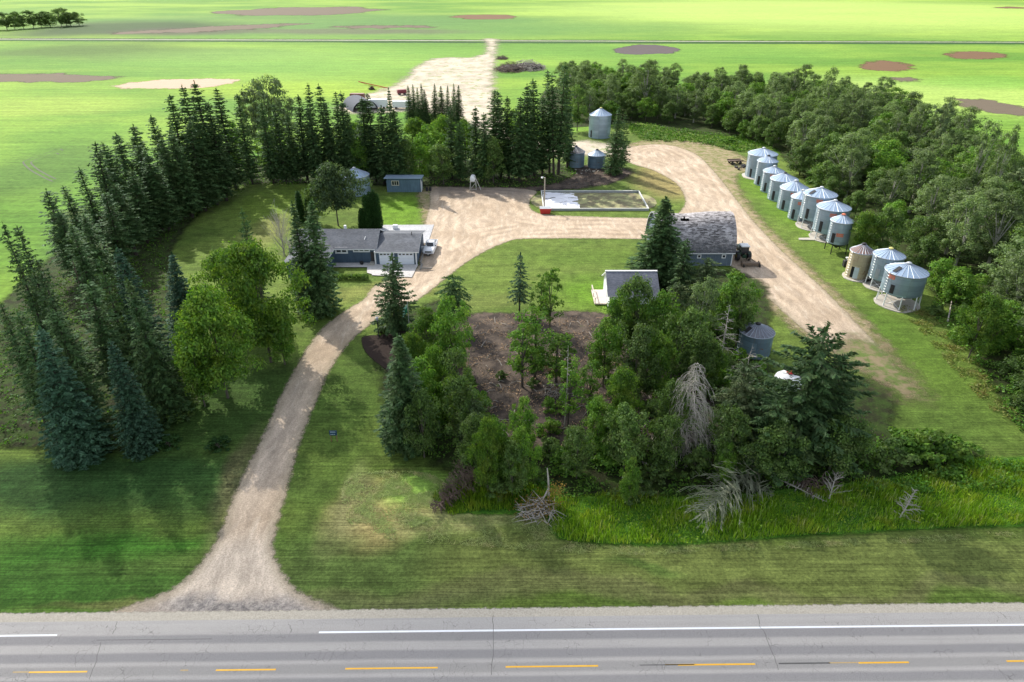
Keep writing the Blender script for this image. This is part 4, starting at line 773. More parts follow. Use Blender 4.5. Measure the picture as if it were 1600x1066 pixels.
# shed
Y = GY(300.3); x0 = AT(605, 300, Y)[0]; x1 = AT(658.5, 300, Y)[0]
sh = empty('shed', (0, 0, 0), 'long faded blue shed with a flat metal roof below the back spruces', 'shed')
b = MB(); b.box(x0, Y, 0, x1, Y + 3.2, 3.0); link('wall', b.mesh('shed_wall', SHEDB), sh)
b = MB(); b.prism([(Y - .35, 3.22), (Y + 3.5, 3.0), (Y + 3.5, 3.12), (Y - .35, 3.36)], 'x', x0 - .5, x1 + .35); link('roof', b.mesh('shed_roof', ROOFM), sh)
win(sh, x0 + 1.3, x0 + 2.8, Y, 1.7, 2.6, 3, .12, m=simple('cream_trim', (.55, .52, .42), .6))
b = MB(); b.box(x1 - .05, Y - .04, 0, x1 + .05, Y + .1, 3.0); b.box(x1 + .01, Y + .6, 0, x1 + .06, Y + 1.7, 2.2); link('door', b.mesh('shed_door', WHITE), sh)
t = empty('oil_drums', (x1 + 1.2, Y + .8, 0), 'dark drums standing against the right end of the blue shed', 'drum')
for dx, dy in ((0, 0), (.75, .3)):
    b = MB(); b.lathe([(.02, .02), (.3, .02), (.3, .3), (.32, .32), (.3, .34), (.3, .6), (.32, .62), (.3, .64), (.3, .9), (.02, .9)], 14, 0, dx, dy); link('drum', b.mesh('drum', DKST, True), t)
# barn: gothic arched roof
bx0, bx1, by0, by1 = 25.4, 38.7, 112.0, 121.6; ym = (by0 + by1) / 2
bn = empty('barn', (0, 0, 0), 'old barn with a bowed patchy shingle roof and blue grey walls', 'barn')
b = MB(); b.box(bx0, by0, 0, bx1, by1, 2.55); arch = []
for k in range(11):
    u = k / 10; arch.append((by0 - .35 + (ym - by0 + .35) * (1 - math.cos(u * math.pi / 2)) ** .82, 2.45 + 5.75 * math.sin(u * math.pi / 2) ** .93))
full = arch + [(2 * ym - a, z) for a, z in reversed(arch[:-1])]
for xa, xb in ((bx0, bx0 + .2), (bx1 - .2, bx1)): b.prism([(max(by0 + .1, min(by1 - .1, a)), z - .12) for a, z in full], 'x', xa, xb)
link('wall', b.mesh('barn_wall', BARNB), bn)
b = MB(); nx = 46; vs = []; rr = np.random.default_rng(4)
for i in range(nx + 1):
    u = i / nx; x = bx0 - .4 + (bx1 - bx0 + .8) * u; sag = .42 * math.exp(-((u - .38) / .22) ** 2)
    for j, (a, z) in enumerate(full): wgt = max(0, (z - 3.5) / 4.7); vs.append((x, a, z - sag * wgt + rr.uniform(-.035, .035)))
m_ = len(full); fs = [(i * m_ + j, (i + 1) * m_ + j, (i + 1) * m_ + j + 1, i * m_ + j + 1) for i in range(nx) for j in range(m_ - 1)]
hole = {(15, 7), (16, 7), (17, 7), (18, 7), (19, 7), (17, 8)}; fs2 = [f for f in fs if (f[0] // m_, f[0] % m_) not in hole]
k0 = len(vs); vs2 = vs + [(x, a + (.12 if a < ym else -.12), z - .16) for x, a, z in vs]
b.add(vs2, fs2 + [tuple(q + k0 for q in reversed(f)) for f in fs2])
rim = [(i * m_, (i + 1) * m_, (i + 1) * m_ + k0, i * m_ + k0) for i in range(nx)] + [(j, j + 1, j + 1 + k0, j + k0) for j in range(m_ - 1)] + [(nx * m_ + j, nx * m_ + j + 1, nx * m_ + j + 1 + k0, nx * m_ + j + k0) for j in range(m_ - 1)]
b.add(vs2, rim, 1); link('roof', b.mesh('barn_roof', [SHB, simple('barn_edge_board', (.30, .32, .36), .8)], True), bn)
b = MB(); b.box(bx0 - .3, by0 - .38, 2.34, bx1 + .35, by0 - .30, 2.48); b.box(bx1 - .1, by0 - .05, 0, bx1 + .05, by0 + .1, 2.45); link('eave_trim', b.mesh('barn_trim', WHITE), bn)
for xx in (AT(1092.5, 401, by0)[0], AT(1131, 401, by0)[0]): win(bn, xx - .22, xx + .22, by0, 1.55, 2.0, 1, .13)
b = MB(); b.box(bx1 + .01, 115.6, 0, bx1 + .07, 118.4, 2.3); link('door', b.mesh('barn_door', DEADB), bn)
# white cottage
cx0, cx1, cy0, cy1 = 14.9, 22.2, 94.3, 101.6
ct = empty('cottage', (0, 0, 0), 'small white cottage with a grey shingle roof half hidden by the grove', 'cottage')
b = MB(); b.box(cx0, cy0, 0, cx1, cy1, 2.75); b.prism([(cy0, 2.75), ((cy0 + cy1) / 2, 4.85), (cy1, 2.75)], 'x', cx0, cx1); link('wall', b.mesh('cottage_wall', WSID), ct)
b = MB(); gable(b, cx0, cx1, cy0, cy1, 2.8, 4.95, 'x', ov=.35); b.box(cx0 - .4, (cy0 + cy1) / 2 - .05, 4.95, cx1 + .4, (cy0 + cy1) / 2 + .35, 5.02, 1); link('roof', b.mesh('cottage_roof', [shingle('slate_grey_shingles', (.11, .12, .15), (.17, .18, .215)), WHITE]), ct)
win(ct, cx0 + 2.6, cx0 + 4.2, cy0, 1.1, 2.1, 2)
b = MB(); b.box(cx0 - .06, 97.2, .3, cx0 - .01, 98.2, 2.3); link('door', b.mesh('cottage_door', WHITE), ct)
b = MB(); b.box(cx0 - 2.0, 96.0, .15, cx0 - .02, 101.2, .35, 0, .02)
for yy in (96.1, 98.6, 101.0): b.box(cx0 - 1.98, yy, .35, cx0 - 1.88, yy + .1, 1.2)
b.box(cx0 - 2.0, 96.1, 1.15, cx0 - 1.86, 101.1, 1.25); link('deck', b.mesh('cottage_deck', simple('pale_deck_boards', (.58, .50, .44), .8)), ct)
# far quonset and yard clutter
Y = GY(174); x0 = AT(551, 174, Y)[0]; x1 = AT(592, 174, Y)[0]; r_ = (x1 - x0) / 2
qn = empty('quonset', ((x0 + x1) / 2, Y, 0), 'grey arched quonset shed with a dark open end beyond the back spruces', 'quonset', rz=R(28))
b = MB(); P = [(r_ * math.cos(math.pi * k / 16), r_ * .8 * math.sin(math.pi * k / 16)) for k in range(17)]
b.add([(u, y_, v) for y_ in (0, 13) for u, v in P], [(k, k + 1, 18 + k, 17 + k) for k in range(16)]); b.add([(u * .97, y_, v * .97) for y_ in (0, 13) for u, v in P], [(17 + k, 18 + k, k + 1, k) for k in range(16)]); link('roof', b.mesh('quonset_roof', simple('dull_grey_metal', (.075, .085, .11), .9, .0), True), qn)
b = MB(); b.prism([(u * .96, v * .96) for u, v in P], 'y', 12.8, 12.9); link('end_wall', b.mesh('quonset_end', GALVO), qn)
def boxveh(name, px, py, L, W_, Hh, m, label, cat, rz=0.):
    x, y = G(px, py); t = empty(name, (x, y, 0), label, cat, rz=rz); b = MB(); b.box(-L / 2, -W_ / 2, .55, L / 2, W_ / 2, Hh, 0, .12); link('body', b.mesh(name + '_body', m), t)
    for sx in (-L * .3, L * .3):
        for sy in (-W_ / 2, W_ / 2): b = MB(); b.lathe([(.1, sy - .13), (.4, sy - .13), (.45, sy), (.4, sy + .13), (.1, sy + .13)], 14, 0, sx, .45, 'y'); link('wheel', b.mesh(name + '_wheel', DKST, True), t)
    return t
boxveh('grain_trailer', 559, 157, 5.5, 2.4, 2.6, simple('dull_brown_paint', (.16, .07, .05), .6), 'brown farm trailer behind the grey quonset', 'trailer')
boxveh('stock_trailer', 628, 148, 3.6, 2., 2.0, simple('dull_red_paint', (.18, .04, .05), .6), 'small dark red trailer left of the clump of small spruces', 'trailer', .4)
boxveh('white_trailer', 590, 170, 7.5, 2.6, 3.4, WHITE, 'long white trailer beside the quonset behind the tall spruce', 'trailer', .2)
boxveh('camper', 628, 170, 6.5, 2.5, 2.8, WHITE, 'low white camper left of the clump of small spruces', 'camper', 0)
Y = GY(140); ax, _, az = AT(560, 127.5, Y); bx_, _, bz = AT(606, 139, Y)
t = empty('grain_auger', ((ax + bx_) / 2, Y, 0), 'long red grain auger standing raised behind the quonset', 'auger'); b = MB(); d = (bx_ - ax) / 2
b.tube([(-d, 0, az), (d, 0, .6)], .17, 7); link('tube', b.mesh('auger_tube', REDP, True), t); b = MB(); b.tube([(0, 0, (az + .6) / 2), (-.6, -1, .3)], .06, 4); b.tube([(0, 0, (az + .6) / 2), (-.6, 1, .3)], .06, 4); b.tube([(-d, 0, az), (-.6, 0, (az + .6) / 2 - .6), (d, 0, .6)], .05, 4); link('frame', b.mesh('auger_frame', REDP), t)
for s in (-1, 1): b = MB(); b.lathe([(.1, s - .1), (.34, s - .1), (.34, s + .1), (.1, s + .1)], 12, 0, -.6, .36, 'y'); link('wheel', b.mesh('auger_wheel', DKST, True), t)

# ------------------------------------------------------------------ yard objects
# pickup, bonnet towards the camera
PW = simple('white_car_paint', (.74, .77, .80), .28, var=.03, spec=.5)
pk = empty('pickup_truck', (G(672, 400)[0] - .15, GY(401) + 2.9, .05), 'white pickup truck parked facing the road beside the garage', 'pickup truck', rz=R(-3)); HB = -2.9
def sect(b, stations, m=0):                 # body from cross sections along y: (y, half width bottom, half width top, z0, z1)
    n0 = len(b.v); vs = []
    for y_, wb, wt, z0, z1 in stations: zm = z0 + (z1 - z0) * .62; vs += [(-wb, y_, z0), (-wb * 1.01, y_, zm), (-wt, y_, z1 - .03), (-wt + .07, y_, z1), (wt - .07, y_, z1), (wt, y_, z1 - .03), (wb * 1.01, y_, zm), (wb, y_, z0)]
    n_ = len(stations); fs = [(i * 8 + k, i * 8 + (k + 1) % 8, (i + 1) * 8 + (k + 1) % 8, (i + 1) * 8 + k) for i in range(n_ - 1) for k in range(8)] + [tuple(range(8)), tuple(range((n_ - 1) * 8, n_ * 8))]
    b.add(vs, fs, m)
b = MB(); sect(b, [(-2.88, .86, .80, .5, .95), (-2.75, .95, .9, .42, 1.05), (-2.0, .97, .92, .4, 1.13), (-1.35, .98, .93, .4, 1.18), (-.6, .98, .94, .4, 1.15), (.95, .98, .94, .4, 1.15), (.96, .98, .94, .4, .72), (2.8, .97, .93, .4, .72)])
b.box(-.98, .98, .7, -.86, 2.85, 1.16, 0, .03); b.box(.86, .98, .7, .98, 2.85, 1.16, 0, .03); b.box(-.98, 2.75, .45, .98, 2.87, 1.16, 0, .03); link('body', b.mesh('pickup_body', PW, True), pk)
b = MB(); b.box(-.85, 1.0, .72, .85, 2.74, .76); link('bed_liner', b.mesh('pickup_bed', DKST), pk)
b = MB(); sect(b, [(-.95, .84, .80, 1.12, 1.22), (-.35, .84, .70, 1.12, 1.74), (.0, .84, .68, 1.12, 1.80), (.8, .84, .68, 1.12, 1.78), (.97, .84, .72, 1.12, 1.5)]); cabo = link('cab', b.mesh('pickup_cab', PW, True), pk)
b = MB(); b.add([(-.74, -.99, 1.2), (.74, -.99, 1.2), (.60, -.42, 1.72), (-.60, -.42, 1.72)], [(0, 1, 2, 3)]); b.add([(-.74, -1.0, 1.19), (.74, -1.0, 1.19), (.6, -.40, 1.70), (-.6, -.40, 1.70)], [(3, 2, 1, 0)]); link('windscreen', b.mesh('pickup_windscreen', GLASS), pk)
for s in (-1, 1):
    b = MB(); b.add([(s * .86, -.65, 1.22), (s * .86, .85, 1.22), (s * .745, .72, 1.68), (s * .745, -.30, 1.68)], [(0, 1, 2, 3)]); link('side_window', b.mesh('pickup_side_window', GLASS), pk)
    b = MB(); b.box(s * .92 - .14, -2.93, .78, s * .92 - .14 + .28 * (1 if s < 0 else 1) - (.28 if s > 0 else 0) * 0, -2.80, .98, 0, .03) if s < 0 else b.box(.60, -2.93, .78, .88, -2.80, .98, 0, .03); link('headlight', b.mesh('pickup_headlight', simple('headlight_lens', (.55, .58, .62), .1)), pk)
    b = MB(); b.box(s * 1.08 - .1, -.75, 1.15, s * 1.08 + .1, -.62, 1.38, 0, .03); link('mirror', b.mesh('pickup_mirror', DKST), pk)
    for y_ in (-1.85, 1.75):
        b = MB(); b.lathe([(.22, s * .86 - .13), (.37, s * .86 - .13), (.39, s * .86), (.37, s * .86 + .13), (.22, s * .86 + .13)], 18, 0, 0, 0, 'y'); b.v = [(x, y, z) for x, y, z in b.v]; ty = link('wheel', b.mesh('pickup_tyre', DKST, True), pk, (0, y_, .39)); b = MB(); b.lathe([(.02, s * .98), (.23, s * .985)], 14, 0, 0, 0, 'y'); link('rim', b.mesh('pickup_rim', STEEL), ty)
b = MB(); b.box(-.58, -2.93, .72, .58, -2.86, .97, 0, .02); link('grille', b.mesh('pickup_grille', DKST), pk)
b = MB(); b.box(-.93, -3.0, .42, .93, -2.84, .62, 0, .04); link('bumper', b.mesh('pickup_bumper', simple('chrome', (.6, .6, .62), .2, .8)), pk)
# tractor with a rear implement towards the camera
tx, ty_ = AT(1160, 412, 114.2)[0], 114.6
tr = empty('tractor', (tx, ty_, 0), 'dark green tractor with a white cab roof parked against the barn end', 'tractor'); TG = simple('dark_green_paint', (.02, .055, .03), .5)
b = MB(); b.box(-.42, .4, .9, .42, 3.6, 1.75, 0, .1); b.box(-.35, -.9, .7, .35, .5, 1.3, 0, .06); b.box(-1.25, -.8, 1.45, -.55, .75, 1.62, 0, .04); b.box(.55, -.8, 1.45, 1.25, .75, 1.62, 0, .04); b.box(-.4, 3.55, .8, .4, 3.9, 1.3, 0, .05); link('body', b.mesh('tractor_body', TG), tr)
b = MB(); 
for sx in (-.68, .68):
    for sy in (-.7, .65): b.tube([(sx, sy, 1.4), (sx * .93, sy * .95, 2.75)], .045, 5)
cb_ = link('cab_frame', b.mesh('cab_frame', TG), tr); b = MB(); b.box(-.6, -.66, 1.5, .6, .6, 2.68); link('cab_glass', b.mesh('cab_glass', GLASS), tr)
b = MB(); b.box(-.8, -.85, 2.74, .8, .85, 2.95, 0, .08); link('cab_roof', b.mesh('cab_roof', WHITE), tr)
for sx in (-1, 1):
    b = MB(); b.lathe([(.35, sx * 1.0 - .27), (.82, sx * 1.0 - .27), (.88, sx * 1.0 - .12), (.88, sx * 1.0 + .12), (.82, sx * 1.0 + .27), (.35, sx * 1.0 + .27)], 26, 0, 0, 0, 'x'); w_ = link('rear_wheel', b.mesh('tractor_rear_tyre', DKST, True), tr, (0, -.1, .88)); b = MB(); b.lathe([(.02, sx * 1.2), (.36, sx * 1.2)], 14, 0, 0, 0, 'x'); link('rim', b.mesh('tractor_rim', simple('dull_yellow', (.35, .28, .04), .6)), w_)
    b = MB(); b.lathe([(.2, sx * .8 - .15), (.5, sx * .8 - .15), (.52, sx * .8), (.5, sx * .8 + .15), (.2, sx * .8 + .15)], 18, 0, 0, 0, 'x'); link('front_wheel', b.mesh('tractor_front_tyre', DKST, True), tr, (0, 3.0, .52))
b = MB(); b.tube([(.35, 2.4, 1.7), (.35, 2.4, 2.7)], .05, 6); link('exhaust', b.mesh('tractor_exhaust', DKST), tr)
im = empty('rear_blade', (tx + .55, ty_ - 2.9, 0), 'dull brown box scraper on the grass behind the tractor', 'farm implement'); BRN = simple('worn_brown_steel', (.20, .15, .11), .8, .2, .4, 4)
b = MB(); b.box(-1.5, -.35, .25, 1.5, .25, .75, 0, .05); b.box(-1.55, -.5, .05, -1.45, .6, .85); b.box(1.45, -.5, .05, 1.55, .6, .85); link('blade', b.mesh('scraper_blade', BRN), im)
b = MB(); b.tube([(-.9, .2, .7), (-.2, .9, 1.25), (0, 1.5, .9)], .06, 5); b.tube([(.9, .2, .7), (.1, .9, 1.25), (0, 1.5, .9)], .06, 5); b.tube([(0, 0, .7), (0, .9, 1.3)], .06, 5); link('hitch_frame', b.mesh('scraper_hitch', BRN), im)
for s in (-1.3, 1.5): b = MB(); b.lathe([(.08, s - .08), (.28, s - .08), (.28, s + .08), (.08, s + .08)], 12, 0, -.5, .3, 'x'); link('wheel', b.mesh('scraper_wheel', DKST, True), im)
# fuel tank on its stand
x, y = G(740, 296.5); ft = empty('fuel_tank', (x, y, 0), 'white fuel tank on a tall wooden stand at the back of the yard', 'fuel tank')
b = MB(); b.lathe([(.02, -.42), (.5, -.40), (.62, -.3), (.62, 1.7), (.5, 1.8), (.02, 1.82)], 26, 0, -.15, 2.55, 'y'); link('tank', b.mesh('fuel_tank_shell', WHITE, True), ft)
TIM = simple('weathered_timber', (.42, .41, .36), .9, var=.25)
for (x0, y0, x1, y1) in ((-.65, -.3, -.85, -.5), (.45, -.3, .65, -.5), (-.65, 1.6, -.85, 1.8), (.45, 1.6, .65, 1.8)): b = MB(); b.tube([(x0, y0, 2.15), (x1, y1, 0)], .08, 5); link('leg', b.mesh('stand_leg', TIM), ft)
b = MB(); b.tube([(-.8, -.5, .15), (.5, -.35, 1.7)], .06, 4); b.box(-.8, -.45, 1.95, .6, -.33, 2.1); b.box(-.8, 1.55, 1.95, .6, 1.67, 2.1); b.tube([(-.9, -.5, .2), (.7, -.5, .2)], .05, 4); link('brace', b.mesh('stand_brace', TIM), ft)
b = MB(); b.tube([(.35, -.3, 3.3), (1.75, -.6, 0)], .06, 4); b.tube([(.35, .1, 3.3), (1.75, -.2, 0)], .06, 4)
for k in range(7): u = (k + .5) / 7; b.tube([(.35 + 1.4 * u, -.3 - .3 * u, 3.3 * (1 - u)), (.35 + 1.4 * u, .1 - .3 * u, 3.3 * (1 - u))], .04, 4)
link('ladder', b.mesh('stand_ladder', TIM), ft)
# yard light
x, y = G(850.3, 325.5); lp = empty('yard_light', (x, y, 0), 'tall wooden yard light pole at the corner of the low rectangular frame', 'light pole')
b = MB(); b.tube([(0, 0, 0), (0, 0, 6.8)], [.17, .12], 8); link('pole', b.mesh('light_pole', simple('pale_pole_wood', (.38, .34, .28), .9), True), lp)
b = MB(); b.tube([(0, 0, 6.6), (-.35, 0, 6.95), (-.55, 0, 6.9)], .05, 6); link('arm', b.mesh('light_arm', STEEL), lp); b = MB(); b.lathe([(.02, 6.95), (.22, 6.85), (.26, 6.7), (.12, 6.55), (.02, 6.5)], 12, 0, -.6, 0); link('lamp_head', b.mesh('lamp_head', WHITE, True), lp)
# low frame around an old rink, with a torn white sheet in it
fx0, fx1, fy0, fy1 = 6.75, 29.5, GY(329.5), GY(301.5); fr = empty('rink_frame', (0, 0, 0), 'low pale board frame around a weedy rectangle in the middle of the yard', 'board frame'); BRD = simple('weathered_boards', (.34, .36, .36), .85, var=.25); BT = simple('pale_board_cap', (.62, .63, .60), .8, var=.15)
for nm, (a, b_, c, d) in (('front_board', (fx0, fy0, fx1, fy0 + .15)), ('back_board', (fx0, fy1, fx1, fy1 + .15)), ('end_board', (fx0, fy0 + .151, fx0 + .15, fy1 - .001)), ('end_board', (fx1 - .15, fy0 + .151, fx1, fy1 - .001))):
    b = MB(); b.box(a, b_, 0, c, d, .5); lb = link(nm, b.mesh('frame_board', BRD), fr); b = MB(); b.box(a - .05, b_ - .05, .502, c + .05, d + .05, .56); link('cap', b.mesh('frame_cap', BT), lb)
zone('rink_bed', [(848, 303), (1001, 303), (1012, 327), (850, 327)], lambda n: n.mix(n.step(n.noise(.35, 4, .7), .42, .6), n.mul(n.mix(n.noise(2.5, 5, .8), (.13, .12, .075), (.24, .21, .13)), 1.), n.mix(n.noise(1.5, 5, .8), (.42, .37, .24), (.20, .26, .07))), LAWN, amp=.2, soft=.1, margin=.5, cell=.6)
def cloth(name, x0, x1, y0, y1, z, m, label, cat, seed=1, cell=.18, amp=.10, rip=True):
    g = np.random.default_rng(seed); nx, ny = int((x1 - x0) / cell), int((y1 - y0) / cell); ph = g.uniform(0, 6, 8); V = []
    def hh(x, y): return amp * (math.sin(.9 * x + ph[0] + 1.5 * math.sin(.6 * y + ph[1])) + .6 * math.sin(2.1 * y + ph[2] + math.sin(.8 * x)) + .4 * math.sin(3.7 * x + 2.2 * y + ph[3]))
    for j in range(ny + 1):
        for i in range(nx + 1): x, y = x0 + i * cell, y0 + j * cell; V.append((x, y, max(z, z + .09 + hh(x, y))))
    Q = []
    for j in range(ny):
        for i in range(nx):
            x, y = x0 + i * cell, y0 + j * cell; edge = x1 - x - .9 * math.sin(1.1 * y + ph[4]) - .4 * math.sin(3.1 * y); e2 = y1 - y - .5 * math.sin(.9 * x + ph[5])
            tear = abs((x - x0) / (x1 - x0) - .52 - .1 * math.sin(2 * y)) < .012 and y < y0 + (y1 - y0) * .45 or abs((y - y0) / (y1 - y0) - .63 - .04 * math.sin(1.5 * x)) < .02 and math.sin(x * 1.1 + ph[6]) > .1 or abs((y - y0) / (y1 - y0) - .86 - .03 * math.sin(1.2 * x)) < .02 and math.sin(x * .9 + ph[7]) > -.2
            if rip and (edge < .3 or e2 < .3 or tear): continue
            Q.append((j * (nx + 1) + i, j * (nx + 1) + i + 1, (j + 1) * (nx + 1) + i + 1, (j + 1) * (nx + 1) + i))
    return tag(link(name, from_arrays(name, V, Q, m, smooth=True)), label, cat)
cloth('white_sheeting', fx0 + .4, fx0 + 8.2, fy0 + .35, fy1 - .3, .16, simple('white_plastic', (.78, .79, .84), .4, var=.05), 'torn white plastic sheeting lying in the left third of the board frame', 'sheeting')
x, y = G(852, 335); sk = empty('red_skip', (x, y, 0), 'red metal skip at the left front corner of the board frame', 'skip'); b = MB()
b.add([(-1.0, 0, .1), (1.0, 0, .1), (1.2, 0, 1.15), (-1.2, 0, 1.15), (-1.0, 1.3, .1), (1.0, 1.3, .1), (1.2, 1.5, 1.25), (-1.2, 1.5, 1.25)], [(0, 1, 2, 3), (5, 4, 7, 6), (4, 0, 3, 7), (1, 5, 6, 2), (0, 4, 5, 1)])
b.box(-1.26, -.05, 1.10, 1.26, .04, 1.2); link('body', b.mesh('skip_body', REDP), sk); b = MB(); b.add([(-1.2, .02, 1.2), (1.2, .02, 1.2), (1.2, 1.5, 1.3), (-1.2, 1.5, 1.3)], [(0, 1, 2, 3)]); link('cover', b.mesh('skip_cover', simple('grey_cover', (.35, .38, .42), .5)), sk)
# flagpole, garden lamp, roadside sign
x, y = G(640.5, 523); fp = empty('flagpole', (x, y, 0), 'slim pale flagpole at the top edge of the grove beside the tall spruce', 'flagpole'); _, _, zt = AT(638, 474, y); b = MB(); b.tube([(0, 0, 0), (0, 0, zt)], [.06, .035], 8); b.lathe([(.02, zt + .12), (.07, zt + .06), (.02, zt)], 8); link('pole', b.mesh('flag_pole', simple('pale_metal', (.6, .62, .6), .4, .4)), fp)
FG = simple('green_flag_cloth', (.02, .22, .10), .8); FW = simple('pale_green_flag_cloth', (.35, .62, .50), .8); b = MB()
for i in range(6):
    for j in range(8):
        P = lambda i, j: (-.04 - i * .11 - .05 * j * .3, .10 * math.sin(i * 1.6 + j * .5), zt - .1 - j * .17 - i * .13)
        b.add([P(i, j), P(i + 1, j), P(i + 1, j + 1), P(i, j + 1)], [(0, 1, 2, 3)], 0 if j > 2 and i < 3 else 1)
link('flag', b.mesh('flag', [FG, FW], True), fp)
x, y = G(592, 526); gl = empty('garden_lamp', (x, y, 0), 'black garden lamp post beside the dark mulch bed near the driveway', 'lamp post'); b = MB(); b.tube([(0, 0, 0), (0, 0, 2.6)], .06, 8); b.lathe([(.16, 0), (.12, .3), (.06, .35)], 10); link('post', b.mesh('lamp_post', DKST), gl); b = MB(); b.lathe([(.06, 2.6), (.16, 2.7), (.22, 3.05), (.02, 3.2)], 10); link('lantern', b.mesh('lamp_lantern', simple('pale_lantern_glass', (.55, .58, .66), .3), True), gl)
x, y = G(522.5, 690); sg = empty('address_sign', (x, y, 0), 'small dark blue sign on two posts in the lawn right of the driveway', 'sign'); b = MB(); b.box(-.42, -.03, .85, .42, .03, 1.5, 0, .01); pn = link('panel', b.mesh('sign_panel', simple('dark_blue_sign', (.015, .05, .10), .5)), sg); b = MB()
for k in range(5): b.box(-.30 + k * .12, -.042, 1.27, -.24 + k * .12 + .02, -.032, 1.38)
for k in range(3): b.box(-.30 + k * .18, -.042, .98, -.18 + k * .18, -.032, 1.05)
link('lettering', b.mesh('sign_lettering', simple('pale_lettering', (.45, .55, .62), .6)), pn)
for sx in (-.33, .33): b = MB(); b.box(sx - .035, -.03, 0, sx + .035, .03, .85); link('post', b.mesh('sign_post', simple('reddish_post', (.22, .10, .07), .8)), sg)

# ------------------------------------------------------------------ tree prototypes (meshes only)
SPD = [spruce('dense_spruce', 15, 2.7, .5, L_SPRUCE, s, nb=11, ragged=.16, twig=.36) for s in (1, 2, 3)]
SPB = [spruce('blue_spruce', 15, 3.0, .3, L_BLUE, s, nb=12, ragged=.14, twig=.38, taper=.75) for s in (4, 5)]
SPT = [spruce('tall_spruce', 18, 2.4, 1.6, L_SPRUCE, s, nb=10, ragged=.34, twig=.40, taper=.48) for s in (6, 7, 8, 9, 55, 56)]
SPS = [spruce('sparse_spruce', 18, 2.1, 3.6, L_SPRUCE, s, nb=9, ragged=.4, twig=.36, taper=.42, levels=40, dens=.9) for s in (10, 11, 12)]
SPW = [spruce('open_spruce', 12, 3.2, .9, L_SPRUCE, s, nb=10, ragged=.22, twig=.36, taper=.72, levels=23, droop=.22, whorl=.2, dens=1.25) for s in (13, 14)]
SPL = [spruce('lawn_spruce', 10, 2.6, 2.2, L_BLUE, 15, nb=9, ragged=.25, twig=.32, taper=.7, levels=20, droop=.42, whorl=.2)]
SPX = spruce('flat_topped_spruce', 6, 3.0, 2.6, L_SPRUCE, 16, nb=12, ragged=.3, twig=.36, taper=.28, levels=9, droop=.6, dens=1.2)
PIN = [spruce('wide_pine', 13, 5.2, 1.2, L_SPRUCE, s, nb=10, ragged=.42, twig=.42, taper=.52, levels=24, droop=.16, dens=1.35, whorl=.15) for s in (17, 18)]
PIO = [spruce('olive_pine', 9, 4.0, .8, L_PINE, s, nb=11, ragged=.35, twig=.38, taper=.42, levels=19, droop=.3, dens=1.3) for s in (19, 20)]
CED = [spruce('cedar', 8, 1.05, .1, L_CEDAR, s, nb=13, ragged=.06, twig=.30, taper=.42, droop=-.4, levels=34, dens=1.6) for s in (21, 22)]
DA = [decid('aspen', 12, 2.2, 1.6, L_ASPEN, 84, 120, .18, 'oval', bark=BARKP, seed=s, squash=1.5) for s in (31, 32, 33, 34, 53, 54)]
DB = [decid('bushy_tree', 9, 3.1, 1.2, L_DARK, 75, 110, .25, 'round', squash=1.1, seed=s) for s in (35, 36, 37)]
DM = [decid('maple', 9, 3.2, 1.2, L_MAPLE, 75, 110, .26, 'round', squash=1.1, seed=s) for s in (38, 39, 40)]
DL = [decid('bright_tree', 11, 4.6, 2.0, L_BRIGHT, 150, 130, .27, 'round', seed=s) for s in (41, 42)]
DW = [decid('silver_willow', 8, 2.8, 2.0, L_WILLOW, 55, 90, .26, 'vase', seed=s) for s in (43, 44)]
DS = [decid('slim_tree', 8, 1.7, 1.5, L_MAPLE, 60, 46, .19, 'oval', seed=s) for s in (45, 46)]
SH_ = [decid('shrub', 2.4, 2.0, .15, L_MAPLE, 30, 60, .30, 'dome', seed=s) for s in (47, 48)]
SHD = [decid('dark_shrub', 2.6, 2.0, .15, L_DARK, 30, 60, .30, 'dome', seed=s) for s in (49, 50)]
BUS = decid('clipped_bush', 1.4, 1.25, .02, L_CEDAR, 34, 70, .15, 'dome', seed=51)
DHO = decid('yard_tree', 10, 5.0, 2.6, leaf_mat('grey_green_leaves', (.045, .085, .035), (.09, .14, .055), (.13, .18, .07)), 120, 80, .34, 'round', seed=52)
TS = {'d': (15, 2.8), 'b': (15, 3.1), 't': (18, 2.2), 's': (18, 2.0), 'w': (12, 3.2), 'l': (10, 2.6), 'p': (13, 4.9), 'o': (9, 4.0), 'c': (8, 1.1), 'a': (12, 2.6), 'u': (9, 3.6), 'm': (9, 3.7), 'L': (11, 5.3), 'W': (8, 3.3), 'S': (8, 1.6)}
PR = {'d': SPD, 'b': SPB, 't': SPT, 's': SPS, 'w': SPW, 'l': SPL, 'p': PIN, 'o': PIO, 'c': CED, 'a': DA, 'u': DB, 'm': DM, 'L': DL, 'W': DW, 'S': DS}
NM = {'d': 'spruce_tree', 'b': 'blue_spruce', 't': 'spruce_tree', 's': 'spruce_tree', 'w': 'spruce_tree', 'l': 'spruce_tree', 'p': 'pine_tree', 'o': 'pine_tree', 'c': 'cedar_tree', 'a': 'aspen_tree', 'u': 'leafy_tree', 'm': 'maple_tree', 'L': 'leafy_tree', 'W': 'willow_tree', 'S': 'young_tree'}
cnt = {}
def T(k, xt, yt, yb, w, label, group=None, v=None):
    cnt[k] = cnt.get(k, 0) + 1; p = PR[k]; h, r = TS[k]
    return put(NM[k], p[(cnt[k] if v is None else v) % len(p)], h, r, xt, yt, yb, w, label, 'tree', group)
